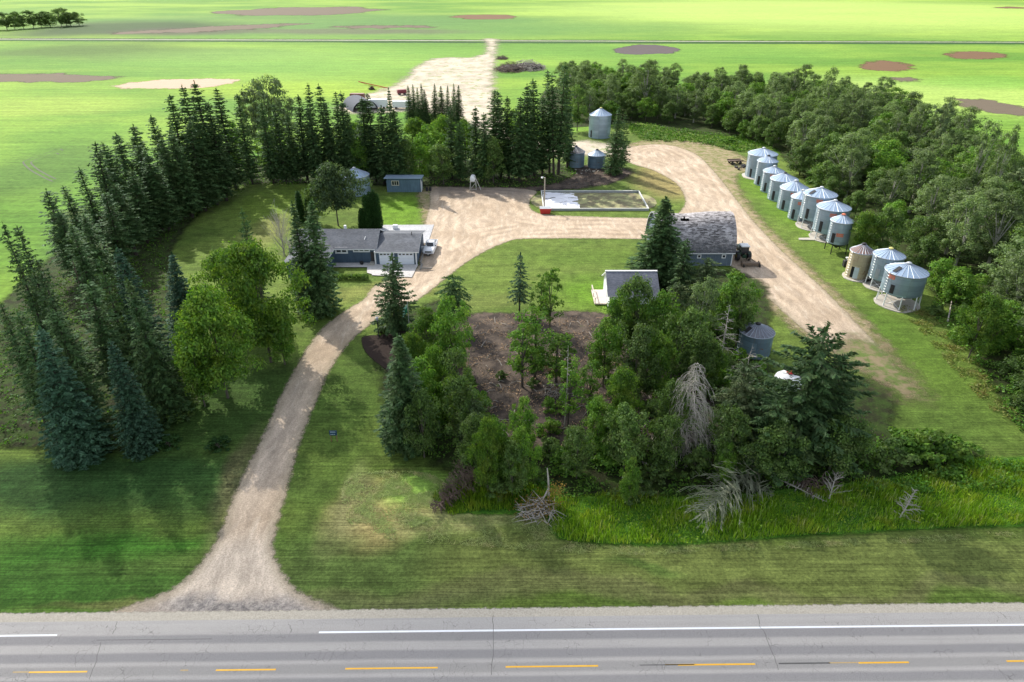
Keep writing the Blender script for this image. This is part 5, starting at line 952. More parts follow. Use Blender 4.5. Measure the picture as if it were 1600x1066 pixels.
# front left: the big spruces and bright trees
T('b', 53, 514, 716, 104, 'big blue spruce nearest the road at the left edge, full to the ground', v=0)
T('b', 169, 532, 706, 80, 'blue green spruce nearest the road, right of the biggest blue spruce', v=1)
T('d', 203, 432, 650, 104, 'broad dark spruce beside the bright leafy trees, full to the ground')
T('b', 188, 384, 585, 74, 'green spruce behind the broad dark spruce, its top above it', v=1)
T('w', 150, 400, 600, 70, 'spruce left of the green spruce top, behind the two blue spruces')
T('b', 259, 395, 545, 72, 'blue tinged spruce standing between the lawn and the bright leafy trees', v=0)
T('s', 133, 440, 625, 62, 'yellowish sparse spruce between the two blue spruces', v=1)
T('w', 115, 560, 690, 62, 'dull spruce squeezed between the two blue spruces nearest the road')
T('s', 3, 345, 600, 36, 'bare trunked spruce at the left edge of the photo, front one'); T('s', 24, 352, 560, 38, 'bare trunked spruce near the left edge, second one in')
T('s', 60, 400, 640, 44, 'thin spruce with ragged crown behind the biggest blue spruce'); T('s', -6, 470, 665, 44, 'thin dark spruce cut by the left edge near the road'); T('s', 22, 485, 690, 50, 'thin ragged spruce just left of the biggest blue spruce')
T('s', 85, 480, 660, 50, 'thin spruce filling the gap right of the biggest blue spruce top')
T('L', 386, 377, 566, 132, 'large bright yellow green tree right of centre in the left grove', v=0); T('L', 315, 452, 622, 130, 'bright green tree nearest the lower drive, left of the largest one', v=1); T('L', 345, 392, 520, 100, 'bright yellow green tree at the back of the leafy clump', v=0)
T('m', 428, 478, 570, 66, 'green tree at the foot of the largest bright tree', v=1); T('m', 290, 520, 635, 70, 'low green tree touching the broad dark spruce')
T('w', 376, 326, 500, 62, 'slim dark spruce rising out of the bright leafy clump'); T('d', 458, 314, 484, 70, 'left stem of the twin topped spruce in front of the house', v=0); T('d', 474, 311, 489, 80, 'right stem of the twin topped spruce in front of the house', v=1)
T('w', 606, 394, 516, 90, 'wide spruce in front of the garage doors', v=1)
T('l', 812, 396, 491, 48, 'lone blue green spruce with a bare lower trunk on the middle lawn')
T('S', 862, 413, 524, 42, 'slim young tree on the lawn edge, right of the lone blue green spruce', v=0); T('S', 846, 425, 502, 28, 'thinnest young tree between the lone spruce and the slim tree', v=1)
o = put('spruce_tree', SPX, 6, 3.3, 706, 432, 512, 62, 'umbrella shaped spruce with drooping flat top by the drive bend')
T('m', 700, 462, 580, 78, 'green leafy tree in front of the umbrella shaped spruce', v=0)
T('d', 622, 520, 692, 135, 'large dark spruce at the left corner of the grove', v=2)
T('L', 640, 518, 600, 62, 'small yellow green tree behind the large corner spruce', v=1); T('m', 655, 560, 665, 70, 'green tree on the right flank of the large corner spruce', v=2); T('L', 668, 540, 640, 58, 'light green tree right of the large corner spruce', v=0)
T('m', 664, 480, 560, 62, 'leafy tree beside the flagpole', v=1); T('u', 700, 545, 650, 66, 'dark leafy tree on the left edge of the cleared earth'); T('u', 722, 590, 700, 80, 'dark leafy tree below the left edge of the cleared earth'); T('u', 655, 610, 715, 70, 'dark leafy tree at the foot of the large corner spruce')
T('S', 838, 478, 590, 56, 'leaning young tree at the top of the cleared earth', v=0); T('S', 817, 488, 605, 56, 'bushy young tree at the left of the cleared earth', v=1); T('S', 872, 518, 600, 66, 'wide young tree in the middle of the cleared earth', v=0)
T('m', 775, 655, 760, 62, 'light green tree at the lower middle of the grove front', v=0); T('L', 760, 655, 775, 54, 'tall bright tree beside the fallen dark branches', v=1); T('u', 745, 650, 740, 66, 'dark tree left of the tall bright tree at the grove front'); T('o', 740, 622, 705, 60, 'olive conifer at the lower left corner of the cleared earth')
T('m', 815, 668, 765, 50, 'small green tree left of the broken trunk with rusty leaves', v=2); T('u', 800, 690, 775, 56, 'dark low tree behind the broken trunk with rusty leaves')
T('S', 893, 555, 668, 44, 'ragged green tree around the upright broken trunk', v=1); T('m', 820, 620, 705, 50, 'low leafy tree at the lower left of the cleared earth', v=0); T('S', 925, 560, 650, 46, 'thin leafy tree at the right side of the cleared earth', v=1)
T('L', 975, 575, 690, 66, 'bright green tree in the middle of the lower grove', v=0); T('m', 938, 622, 712, 60, 'rounded green tree left of the bright middle tree', v=1); T('u', 985, 630, 735, 84, 'dark tree below the bright middle tree'); T('u', 905, 672, 748, 60, 'dark tree at the bottom of the cleared earth')
T('m', 990, 715, 790, 40, 'small green tree standing out at the grove foot above the tall grass', v=0)
# centre right of the grove around the cottage
T('d', 1043, 306, 445, 100, 'tall dark spruce in front of the left end of the barn', v=0); T('w', 1072, 372, 470, 70, 'broken leaning spruce in front of the barn wall'); T('w', 1020, 350, 452, 50, 'smaller spruce left of the tall dark spruce by the barn')
T('o', 1108, 405, 480, 80, 'olive conifer below the barn windows', v=0); T('o', 1060, 440, 540, 74, 'drooping olive conifer between barn and grove', v=1)
for a in [('m', 976, 450, 560, 72, 'green tree covering the front of the white cottage', 0), ('u', 1004, 432, 560, 78, 'dark leafy tree right of the white cottage roof', 1), ('m', 1040, 455, 570, 78, 'green tree below the tall dark barn spruce', 1), ('m', 950, 500, 605, 66, 'green tree on the right edge of the cleared earth', 2), ('u', 1000, 510, 630, 84, 'dark tree in the middle of the upper grove', 2),
          ('u', 1075, 480, 600, 84, 'dark tree left of the grey snag', 0), ('m', 1035, 520, 630, 66, 'mid green tree left of the grey snag', 1), ('a', 1105, 430, 545, 60, 'loose olive tree above the grey snag', 2), ('m', 1150, 425, 530, 82, 'pale leafy tree between the barn and the old blue grey bin', 0), ('u', 1165, 455, 545, 54, 'leafy tree directly behind the old blue grey bin', 1), ('u', 1110, 520, 620, 70, 'dark tree between the grey snag and the drooping dead conifer', 2),
          ('u', 1055, 590, 700, 70, 'dark tree left of the drooping dead conifer', 0), ('u', 1150, 640, 750, 84, 'dark tree right of the drooping dead conifer', 2), ('m', 1125, 545, 610, 36, 'small bright tree above the drooping dead conifer', 1), ('m', 1140, 690, 760, 36, 'small green tree beside the long fallen conifer', 2), ('u', 1040, 650, 740, 66, 'dark leafy tree at the bottom middle of the grove', 1)]:
    T(a[0], *a[1:6], v=a[6])
T('p', 1288, 511, 712, 205, 'biggest dark pine at the right end of the grove', v=0); T('p', 1215, 625, 735, 130, 'dark pine in front of the smooth white tank', v=1); T('p', 1320, 560, 705, 130, 'dark pine with long level boughs at the far right of the grove', v=0)
T('o', 1165, 565, 700, 110, 'olive conifer with broken top below the old blue grey bin', v=0); T('o', 1180, 610, 715, 90, 'olive conifer left of the smooth white tank', v=1); T('u', 1230, 660, 750, 100, 'dark tree under the pines near the tall grass', v=0); T('u', 1320, 650, 735, 96, 'dark tree under the right hand pines', v=1)
# behind the house
p_ = put('leafy_tree', DHO, 10, 5.6, 516, 256, 353, 84, 'round grey green tree behind the house, in front of a grain bin')
T('u', 487, 285, 350, 40, 'dark leafy tree left of the round tree behind the house'); T('c', 464, 298, 348, 16, 'dark cedar left of the round tree behind the house'); T('c', 478, 294, 350, 16, 'dark cedar between the twin topped spruce and the round tree')
for i, (x, y, wd) in enumerate([(569, 303, 17), (575.5, 299, 15), (582, 296, 16), (587.5, 302, 14)]): T('c', x, y, 357, wd, ['leftmost of the four tight cedars behind the house', 'second of the four tight cedars behind the house', 'tallest of the four tight cedars behind the house', 'rightmost of the four tight cedars, next to the sunny grass'][i], 'four cedars behind the house')
T('c', 563, 325, 358, 14, 'short cedar at the left foot of the four tight cedars', v=0)
# shelterbelts
def row(specs, group, desc):
    for i, (k, x, y, yb, wd) in enumerate(specs): T(k, x, y, yb, wd, desc[k] if isinstance(desc, dict) else desc, group)
gl_ = 'spruces in the left shelterbelt'
row([('t', 368, 146, 288, 30), ('t', 337, 139, 296, 38), ('t', 305, 127, 306, 40), ('t', 286, 133, 312, 38), ('t', 262, 147, 318, 40), ('t', 322, 160, 314, 36), ('t', 237, 178, 326, 42), ('t', 290, 190, 330, 40), ('t', 205, 195, 335, 42), ('t', 250, 215, 345, 40), ('t', 268, 200, 340, 36), ('t', 183, 207, 352, 42),
     ('t', 225, 240, 362, 40), ('t', 165, 222, 368, 44), ('t', 200, 265, 380, 42), ('t', 308, 175, 320, 34)], gl_, 'dark spruce standing in the tight left shelterbelt beside the shaded lawn')
row([('s', 144, 222, 385, 44), ('s', 180, 285, 400, 46), ('s', 125, 262, 400, 40), ('s', 105, 288, 420, 40), ('s', 160, 300, 425, 44), ('s', 74, 295, 440, 42), ('s', 90, 330, 450, 38), ('s', 130, 330, 455, 44), ('s', 212, 225, 350, 40), ('s', 240, 262, 360, 40), ('s', 275, 230, 335, 36), ('s', 330, 200, 310, 32), ('s', 110, 350, 485, 44)], 'sparse spruces in the left shelterbelt', 'sparse bare trunked spruce in the left shelterbelt beside the open field')
gb_ = 'spruces in the back shelterbelt'
row([('t', 406, 158, 288, 34), ('t', 427, 160, 287, 32), ('t', 461, 147, 282, 32), ('t', 476, 131, 278, 28), ('t', 497, 132, 280, 30), ('t', 509, 157, 284, 28), ('t', 519, 143, 281, 28), ('t', 529, 141, 282, 32), ('t', 448, 175, 284, 30), ('t', 540, 170, 284, 26), ('t', 484, 165, 286, 30)], gb_, 'tall dark spruce in the row behind the far end of the left lawn')
row([('t', 562, 152, 283, 34), ('t', 575, 145, 284, 34), ('d', 603, 138, 286, 52), ('t', 590, 165, 288, 34), ('t', 618, 170, 288, 34)], 'spruces behind the blue shed', 'tall dark spruce in the clump right behind the blue shed')
row([('t', 702, 163, 280, 26), ('t', 741, 166, 282, 30), ('t', 767, 139, 276, 30), ('t', 782, 141, 278, 34), ('t', 757, 175, 286, 28), ('t', 795, 150, 280, 30), ('t', 715, 190, 284, 26)], 'spruces behind the yard fuel tank', 'tall dark spruce in the row behind the fuel tank stand')
row([('t', 825, 130, 280, 36), ('t', 838, 123, 276, 34), ('t', 812, 150, 284, 34), ('t', 850, 150, 272, 30), ('s', 863, 108, 271, 34), ('s', 878, 98, 273, 40), ('s', 870, 115, 276, 34), ('t', 892, 120, 262, 30)], 'spruces left of the pair of small bins', 'tall spruce in the clump just left of the pair of small bins')
T('d', 966, 166, 272, 48, 'lone broad spruce right of the pair of small bins', v=1); T('w', 978, 172, 262, 34, 'slimmer spruce top behind the lone broad spruce', v=0)
row([('d', x, y, yb, 22) for x, y, yb in [(638, 134, 190), (645, 132, 188), (652, 137, 193), (659, 131, 190), (677, 131, 191), (689, 134, 188), (698, 133, 193), (708, 131, 187), (714, 133, 192), (664, 140, 194)]], 'clump of small spruces', 'small pointed spruce in the clump standing against the bare back track')
# leafy trees mixed into the back shelterbelt
for k, x, y, yb, wd, lb in [('W', 410, 118, 235, 76, 'tallest silvery willow at the field edge of the back shelterbelt'), ('W', 385, 140, 250, 50, 'silvery willow left of the tallest one in the back shelterbelt'), ('W', 440, 150, 240, 50, 'silvery willow right of the tallest one in the back shelterbelt'), ('L', 420, 200, 275, 60, 'light green tree among the spruces behind the shaded lawn'), ('m', 445, 215, 280, 46, 'green tree low among the spruces behind the shaded lawn'), ('m', 360, 190, 272, 46, 'green tree at the corner of the two shelterbelts'),
                            ('L', 555, 190, 268, 56, 'light green tree left of the spruces behind the blue shed'), ('m', 560, 215, 284, 50, 'open leafy tree with dark stems behind the house bin'), ('L', 645, 185, 262, 52, 'light green rounded tree right of the spruces behind the blue shed'), ('m', 668, 195, 272, 60, 'rounded green tree behind the blue shed roof'), ('L', 690, 180, 255, 54, 'light green tree below the clump of small spruces'), ('m', 655, 215, 284, 50, 'low green tree touching the blue shed'), ('m', 725, 185, 262, 48, 'green tree left of the spruces behind the fuel tank'),
                            ('m', 805, 170, 262, 48, 'green tree between the two spruce clumps behind the yard'), ('u', 690, 225, 288, 54, 'dark tree at the back edge of the yard, left of the fuel tank'), ('u', 770, 215, 286, 54, 'dark tree at the back edge of the yard, right of the fuel tank'), ('u', 630, 215, 286, 46, 'dark tree just behind the blue shed left half'), ('u', 905, 132, 205, 40, 'dark rounded tree left of the tall lone bin')]:
    T(k, x, y, yb, wd, lb)
# the wood behind the bins and across the back
BK = [(870, 138), (930, 138), (1000, 143), (1060, 150), (1150, 152), (1210, 155), (1290, 160), (1400, 192), (1500, 238), (1620, 305), (1760, 420), (1700, 720), (1640, 690), (1605, 640), (1545, 565), (1500, 500), (1440, 440), (1405, 400), (1350, 355), (1300, 322), (1262, 290), (1222, 246), (1140, 210), (1060, 196), (1000, 190), (900, 195)]
def scatter(px, n, dmin, seed, tries=60):
    P = world_poly(px, 0); lo, hi = P.min(0), P.max(0); g = np.random.default_rng(seed); out = []
    for _ in range(n * tries):
        q = lo + (hi - lo) * g.random(2)
        if sdist(P, q[None])[0] > 0 and all((q[0] - a) ** 2 + (q[1] - b) ** 2 > dmin ** 2 for a, b in out):
            out.append((q[0], q[1]))
            if len(out) >= n: break
    return out
PB = world_poly(BK, 0); inner = np.array([G(*p) for p in BK[12:]])
def dist_line(q, L): return min(np.hypot(*(q - (a + (b - a) * np.clip(((q - a) @ (b - a)) / ((b - a) @ (b - a)), 0, 1)))) for a, b in zip(L[:-1], L[1:]))
gF = np.random.default_rng(77)
for x, y in scatter(BK, 290, 4.6, 5, 25):
    dl = dist_line(np.array([x, y]), inner); u = gF.random(); far = y > 190
    if dl < 5: k, hh, lb = ('m' if u < .35 else 'u', gF.uniform(5.5, 8.0), 'bushy dark tree at the inner edge of the wood')
    elif dl > 19 and u < .4 and not far: k, hh, lb = 'W', gF.uniform(6, 9), 'silvery tree on the field side of the wood'
    elif u < .66: k, hh, lb = 'a', gF.uniform(8.5, 14), 'tall olive green poplar within the wood'
    elif u < .83: k, hh, lb = 'u', gF.uniform(8, 11), 'dark rounded tree within the wood'
    else: k, hh, lb = 'm', gF.uniform(8, 11), 'fresh green rounded tree within the wood'
    zone_ = ' across the back of the yard' if (far and x < 60) else (' behind the row of bins' if y > 105 else ' beyond the nearest bin')
    if dl < 5 and far and x < 60: lb = 'bushy tree on the yard side of the wood'
    h, r = TS[k]; s = hh / h; cnt[k] = cnt.get(k, 0) + 1
    plant(NM[k], PR[k][cnt[k] % len(PR[k])], x, y, s * gF.uniform(1.05, 1.4) * (1.25 if k == 'a' else 1), s, gF.uniform(0, 6.28), lb + zone_, 'tree', lb + zone_)
for k, x, y, yb, wd, lb in [('L', 1550, 462, 560, 66, 'yellow green tree at the wood edge, right of the nearest bin', ), ('u', 1395, 320, 400, 60, 'olive rounded tree leaning over the tan bin'), ('L', 1360, 330, 400, 44, 'yellowish tree between the narrow hopper bin and the tan bin'), ('W', 1480, 160, 260, 36, 'pale willow on the field edge at the top right'), ('a', 1555, 182, 330, 50, 'tall thin poplar against the pale field at the right'), ('a', 1590, 190, 350, 40, 'tall thin poplar cut by the right edge'), ('a', 1305, 102, 205, 40, 'highest poplar on the skyline of the right wood'), ('a', 1015, 92, 180, 60, 'broad poplar standing highest at the back wood')]:
    T(k, x, y, yb, wd, lb)
# far clump at the top left
for i, (x, y) in enumerate([(2, 47), (16, 46), (30, 45), (44, 44), (58, 43), (72, 42), (88, 42), (104, 41), (118, 40), (96, 40), (22, 40), (64, 39), (-12, 47), (-30, 46)]):
    T('u', x, y - (22 if i % 3 else 28), y, 26, 'dark tree in the far clump at the top left, beyond the fields', 'far clump at the top left')
# ------------------------------------------------------------------ shrubs
def shrub(name, px, py, r, h, protos, label, group=None, i=0):
    x, y = G(px, py); p = protos[i % len(protos)]; return plant(name, p, x, y, r / 2.2, h / 2.6, random.uniform(0, 6), label, 'shrub', group, ('stems', 'foliage'))
for px_, lb in ((342, 'round clipped bush nearest the driveway on the shaded lawn'), (265, 'round clipped bush between the spruces and the other clipped bush')):
    x, y = G(px_, 700 if px_ > 300 else 698); plant('clipped_bush', BUS, x, y, 1.05, 1.0, 0, lb, 'bush', 'clipped bushes', ('stems', 'foliage'))
for i, (x, y, r, h, m_, lb) in enumerate([(1415, 712, 3.0, 3.2, SH_, 'light green shrub thicket by the corner of the long lawn, left one'), (1450, 716, 3.2, 3.4, SH_, 'light green shrub thicket by the corner of the long lawn, middle one'), (1486, 718, 2.8, 2.6, SH_, 'light green shrub thicket by the corner of the long lawn, right one'), (1395, 725, 2.6, 3., SHD, 'dark shrub left of the light green thicket'),
                                          (275, 655, 1.9, 1.4, SHD, 'low dark hedge shrub at the foot of the broad dark spruce'), (295, 640, 1.9, 1.5, SHD, 'low hedge shrub under the bright green tree'), (860, 640, 1.6, 1.6, SH_, 'green shrub growing on the lower cleared earth'), (880, 585, 1.4, 1.8, SH_, 'green shrub in the middle of the cleared earth'), (1500, 530, 2.0, 1.7, SH_, 'leafy shrub at the lawn edge by the wood'),
                                          (1462, 492, 1.8, 1.5, SHD, 'dark shrub beside the nearest bin'), (1140, 222, 2.6, 1.6, SH_, 'pale green shrub in the rough grass at the back'), (640, 565, 2.0, 2.0, SH_, 'shrub under the flagpole trees'), (625, 508, 1.6, 1.2, SHD, 'dark shrub at the foot of the spruce by the garage'), (596, 520, 1.1, .9, SHD, 'low shrub beside the garden lamp')]):
    shrub('shrub', x, y, r, h, m_, lb, None, i)
gg = np.random.default_rng(12); n_s = 0
CLR = [(760, 560), (900, 540), (960, 600), (950, 690), (850, 700), (760, 660)]
for x, y in scatter(CLR, 9, 3.0, 18):
    s = gg.uniform(.4, .75); n_s += 1; plant('shrub', (SH_ + SHD)[n_s % 4], x, y, s, s, gg.uniform(0, 6), 'low green shrub scattered on the cleared earth', 'shrub', 'shrubs on the cleared earth', ('stems', 'foliage'))
GROVE = [(660, 700), (700, 735), (780, 775), (860, 785), (1100, 775), (1380, 745), (1390, 690), (1250, 640), (1180, 560), (1130, 470), (1010, 460), (960, 510), (1020, 560), (1010, 640), (900, 700), (800, 690), (730, 610), (700, 560), (660, 600)]
for x, y in scatter(GROVE, 62, 2.7, 8):
    k = gg.random() < .3; p = (SH_ if k else SHD)[n_s % 2]; n_s += 1; s = gg.uniform(.55, .95)
    plant('shrub', p, x, y, s, s * gg.uniform(.8, 1.3), gg.uniform(0, 6), 'light green shrub in the undergrowth of the grove' if k else 'dark shrub in the undergrowth of the grove', 'shrub', 'light undergrowth shrubs' if k else 'dark undergrowth shrubs', ('stems', 'foliage'))
EDGE = [(1450, 478), (1500, 520), (1545, 580), (1600, 655), (1660, 720), (1760, 720), (1640, 600), (1560, 510), (1500, 450)]
for x, y in scatter(EDGE, 22, 2.6, 9):
    s = gg.uniform(.5, .9); p = (SH_ + SHD)[n_s % 4]; n_s += 1
    plant('shrub', p, x, y, s, s, gg.uniform(0, 6), 'weedy shrub on the wood edge beyond the nearest bin', 'shrub', 'shrubs on the right wood edge', ('stems', 'foliage'))
# hedge in the front bed, one thing
hp = []; g = np.random.default_rng(3); nq = 2600; xs = g.uniform(-31.2, -24.2, nq); q = xs * 0
P = np.stack([xs, 106.0 + g.normal(0, .28, nq) - .05 * (xs + 27.5) ** 2 * .2, g.random(nq) ** .6 * .95], 1); V, Fq = cards(P, g.normal(size=(nq, 3)) + np.array([0, -.2, .7]), g.uniform(.14, .26, nq), g.uniform(.1, .2, nq)); hd_ = empty('hedge', (0, 0, 0), 'low dark clipped hedge across the front of the house lawn', 'hedge'); link('foliage', crown_mesh('hedge_foliage', V, Fq, L_DARK), hd_)
b = MB()
for k in range(16): b.tube([(-31 + k * .44, 106, -.05), (-31 + k * .44 + .1, 106.05, .6)], .03, 4)
link('stems', b.mesh('hedge_stems', BARKD), hd_)
# ------------------------------------------------------------------ dead trees, fallen trunks, brush
def dead(name, protos, px, py, yt, wpx, ph, pr, label, cat='dead tree', tilt=None, rz=0.):
    Y = GY(py); X, _, Z = AT(px, yt, Y); r = wpx / 2 / F * (Y * CT + (H - Z * .3) * ST); o = plant(name, protos, X, Y, r / pr, Z / ph, rz, label, cat, None, ('trunk', 'branches'))
    if tilt: o.rotation_euler = tilt
    return o
dead('dead_conifer', deadtree('droop_dead', 8, 3.2, DEADW, 61, 150, .75, 10, .12, .06, 1., .34, .6), 1090, 712, 566, 92, 8, 3.0, 'grey dead conifer with long drooping twigs in the grove')
dead('dead_snag', deadtree('snag', 8, 2.2, DEADW, 62, 34, .15, 3, .05, .35, 1.1, .3), 1140, 585, 478, 58, 8, 2.4, 'bare grey snag left of the old blue grey bin')
dead('dead_snag', deadtree('snag2', 6, 2.2, DEADW, 63, 16, -.05, 3, .15, .6, 1.2, .1), 1172, 655, 553, 54, 6, 2.2, 'broken pale snag with spread branches below the old blue grey bin')
dead('dead_snag', deadtree('snag3', 5, 1.0, DEADW, 64, 16, .1, 3, .1, .4), 888, 668, 540, 26, 5, 1.1, 'upright broken trunk on the right of the cleared earth')
dead('dead_snag', deadtree('snag4', 10, 1.1, DEADB, 65, 40, .5, 3, .0, .1), 112, 490, 405, 26, 10, 1.2, 'bare dark trunk standing at the field side of the left shelterbelt')
for x, y, yt, wd, lb in ((432, 398, 330, 44, 'upright bare whitish shrub left of the twin topped spruce'), (448, 412, 362, 50, 'low spreading whitish bare shrub at the foot of the twin topped spruce')):
    dead('bare_shrub', deadtree('bare' + str(x), 4, 1.4, DEADW, x, 50, -.5, 5, 1.6 if yt < 350 else .7, .02, .9, .2), x, y, yt, wd, 5.5, 1.7, lb, 'bare shrub')
def fallen(protos, p0, p1, label, h, s=1., up=.12, rz_=0, name='fallen_tree'):
    a = Vector((*G(*p0), .35)); b_ = Vector((*G(*p1), .35)); d = b_ - a; L = d.length; o = plant(name, protos, a.x, a.y, s, L / h, 0, label, 'fallen tree', None, ('trunk', 'branches'), .35)
    d.z = L * up; o.rotation_euler = d.to_track_quat('Z', 'Y').to_euler(); return o
fallen(deadtree('fallen_big', 9, 3.2, DEADG, 71, 150, -.5, 8, .35, .18, 1.4, .5), (1194, 722), (1088, 832), 'long grey fallen conifer lying into the tall grass', 9, 1.05)
fallen(deadtree('fallen_dark', 7, 2.4, DEADB, 72, 150, .1, 9, .4, .1, 1.9, .6), (765, 737), (676, 806), 'dark fallen conifer top lying on the cut grass', 7, .95, .06)
fallen(deadtree('fallen_mid', 6, 1.6, DEADW, 73, 50, .2, 5, .3, .2, 1.), (1200, 745), (1290, 790), 'thin grey fallen top in the tall grass right of the long fallen conifer', 6, .8, .02)
fallen(deadtree('fallen_small', 3.5, 1.4, DEADW, 74, 40, .0, 5, .6, .1, 1.1), (1295, 782), (1308, 745), 'small fan of bare grey branches in the tall grass', 3.5, .9, .5)
fallen(deadtree('fallen_s2', 2.6, 1.5, DEADW, 75, 44, .2, 5, .4, .0, 1.1), (1405, 812), (1425, 785), 'small tangle of bare grey branches alone in the tall grass', 2.6, .9, .5)
fallen(deadtree('fallen_limb', 5, 2.0, DEADG, 77, 70, -.3, 7, .3, .15, 1.2, .6), (1150, 748), (1206, 782), 'grey fallen limb spreading right of the long fallen conifer', 5, .8, .05)
fallen(deadtree('fallen_back', 6, 1.6, DEADB, 78, 70, .1, 6, .3, .1, 1.3, .6), (735, 742), (694, 775), 'short brown fallen branch beside the dark fallen conifer top', 6, .9, .1)
fallen(deadtree('fallen_brown', 6, 1.6, DEADB, 79, 70, .1, 6, .3, .1, 1.2, .6), (1230, 735), (1268, 782), 'brown fallen branches in the shade behind the thin grey fallen top', 6, .9, .06)
def log(p0, p1, r, label, m=DEADW):
    a = G(*p0); c = G(*p1); b = MB(); b.tube([(a[0], a[1], .35), ((a[0] + c[0]) / 2, (a[1] + c[1]) / 2, .5), (c[0], c[1], .3)], [r, r * .9, r * .6], 7); return tag(b.build('fallen_log', m, None, None, True), label, 'log')
log((990, 722), (1036, 742), .14, 'pale log lying at the foot of the grove'); log((1480, 505), (1487, 470), .12, 'pale dead stem standing aslant beside the wood near the nearest bin')
# the broken trunk with rusty leaves
X, Y = G(842, 800); t = empty('broken_tree', (X, Y, 0), 'broken grey trunk fallen in a tangle with withered rusty leaves by the tall grass', 'broken tree')
b = MB(); b.tube([(1.0, 1.6, -.1), (1.0, 1.3, 1.6), (.9, 1.5, 3.0), (.8, 1.9, 3.9)], [.14, .12, .09, .05], 7); b.tube([(1.0, 1.3, 1.9), (.2, .2, 1.0), (-1.6, -.3, .9)], [.1, .07, .04], 6); link('trunk', b.mesh('broken_trunk', DEADW, True), t)
g = np.random.default_rng(51); b = MB()
for k in range(170):
    a = g.uniform(0, 6.28); q = g.random() ** .6 * 2.0; x, y, z = q * math.cos(a), .8 * q * math.sin(a), g.uniform(.1, 1.5) * (1 - q / 2.8); L = g.uniform(.6, 1.7); d = g.uniform(2.2, 5.6) if g.random() < .7 else g.uniform(0, 6.28); e = g.uniform(-.5, .35)
    b.tube([(x, y, z), (x + math.cos(d) * L * .5, y + math.sin(d) * L * .5, max(.05, z + e * L * .4 + .08)), (x + math.cos(d) * L, y + math.sin(d) * L, max(.03, z + e * L))], [.05, .035, .012], 4)
link('branches', b.mesh('broken_branches', DEADW), t)
g = np.random.default_rng(5); P = g.normal(size=(650, 3)) * np.array([1.2, .8, .45]) + np.array([0, 0, .8]); P = np.vstack([P, g.normal(size=(260, 3)) * .4 + np.array([1.7, .6, 2.2])]); P[:, 2] = np.abs(P[:, 2]); V, Fq = cards(P, g.normal(size=(len(P), 3)), .17, .11); link('withered_leaves', crown_mesh('withered', V, Fq, L_RUST), t)
# brush pile beyond the track
def brush(px, py, rx, ry, h, n, label, m, seed, name='brush_pile', heart=True):
    g = np.random.default_rng(seed); b = MB()
    for k in range(n):
        a = g.uniform(0, 6.28); q = math.sqrt(g.random()); x, y = rx * q * math.cos(a), ry * q * math.sin(a); z = h * (1 - q * q) * g.random(); L = g.uniform(.8, 2.4) * min(1, rx / 3); d = g.uniform(0, 6.28); e = g.uniform(-.25, .5)
        P = [(x, y, max(.05, z)), (x + math.cos(d) * L * .5, y + math.sin(d) * L * .5, max(.05, z + e * L * .6 + .1)), (x + math.cos(d) * L, y + math.sin(d) * L, max(.05, z + e * L * .8))]; w_ = g.uniform(.03, .11) * min(1.3, rx / 3); b.tube(P, [w_, w_ * .8, w_ * .4], 4)
    X, Y = G(px, py)
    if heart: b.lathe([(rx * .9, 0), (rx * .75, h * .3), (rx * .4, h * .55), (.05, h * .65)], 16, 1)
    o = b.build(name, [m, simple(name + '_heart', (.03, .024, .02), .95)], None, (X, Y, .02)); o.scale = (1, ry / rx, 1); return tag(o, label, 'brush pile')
brush(824, 107, 9.5, 11, 4.2, 700, 'grey brush pile, right half of the pair beside the back track', DEADW, 81); brush(797, 109, 7.5, 10, 3.6, 560, 'brown brush pile, left half of the pair beside the back track', DEADB, 82); brush(785, 92, 3.2, 4, 1.6, 160, 'small dark brush pile behind the brown one beside the back track', DEADB, 83)
b = brush(581, 140, 1.4, 1.4, 1.8, 120, 'dark tangled heap standing alone below the red auger', DEADB, 84)
brush(870, 612, 1.6, 1.6, .8, 90, 'tangle of pale sticks in the middle of the cleared earth', DEADW, 85, heart=False)
brush(868, 575, 2.0, 1.6, .7, 110, 'heap of tan splintered branches at the top of the cleared earth', simple('tan_split_wood', (.34, .23, .13), .9, var=.4), 86, heart=False)
brush(1030, 700, 2.2, 1.6, .9, 100, 'tangle of pale sticks left of the drooping dead conifer', DEADW, 87, heart=False)
brush(1282, 762, 1.8, 1.4, 1.1, 110, 'brown brush tangle in the shade under the dark pines', DEADB, 88, heart=False)
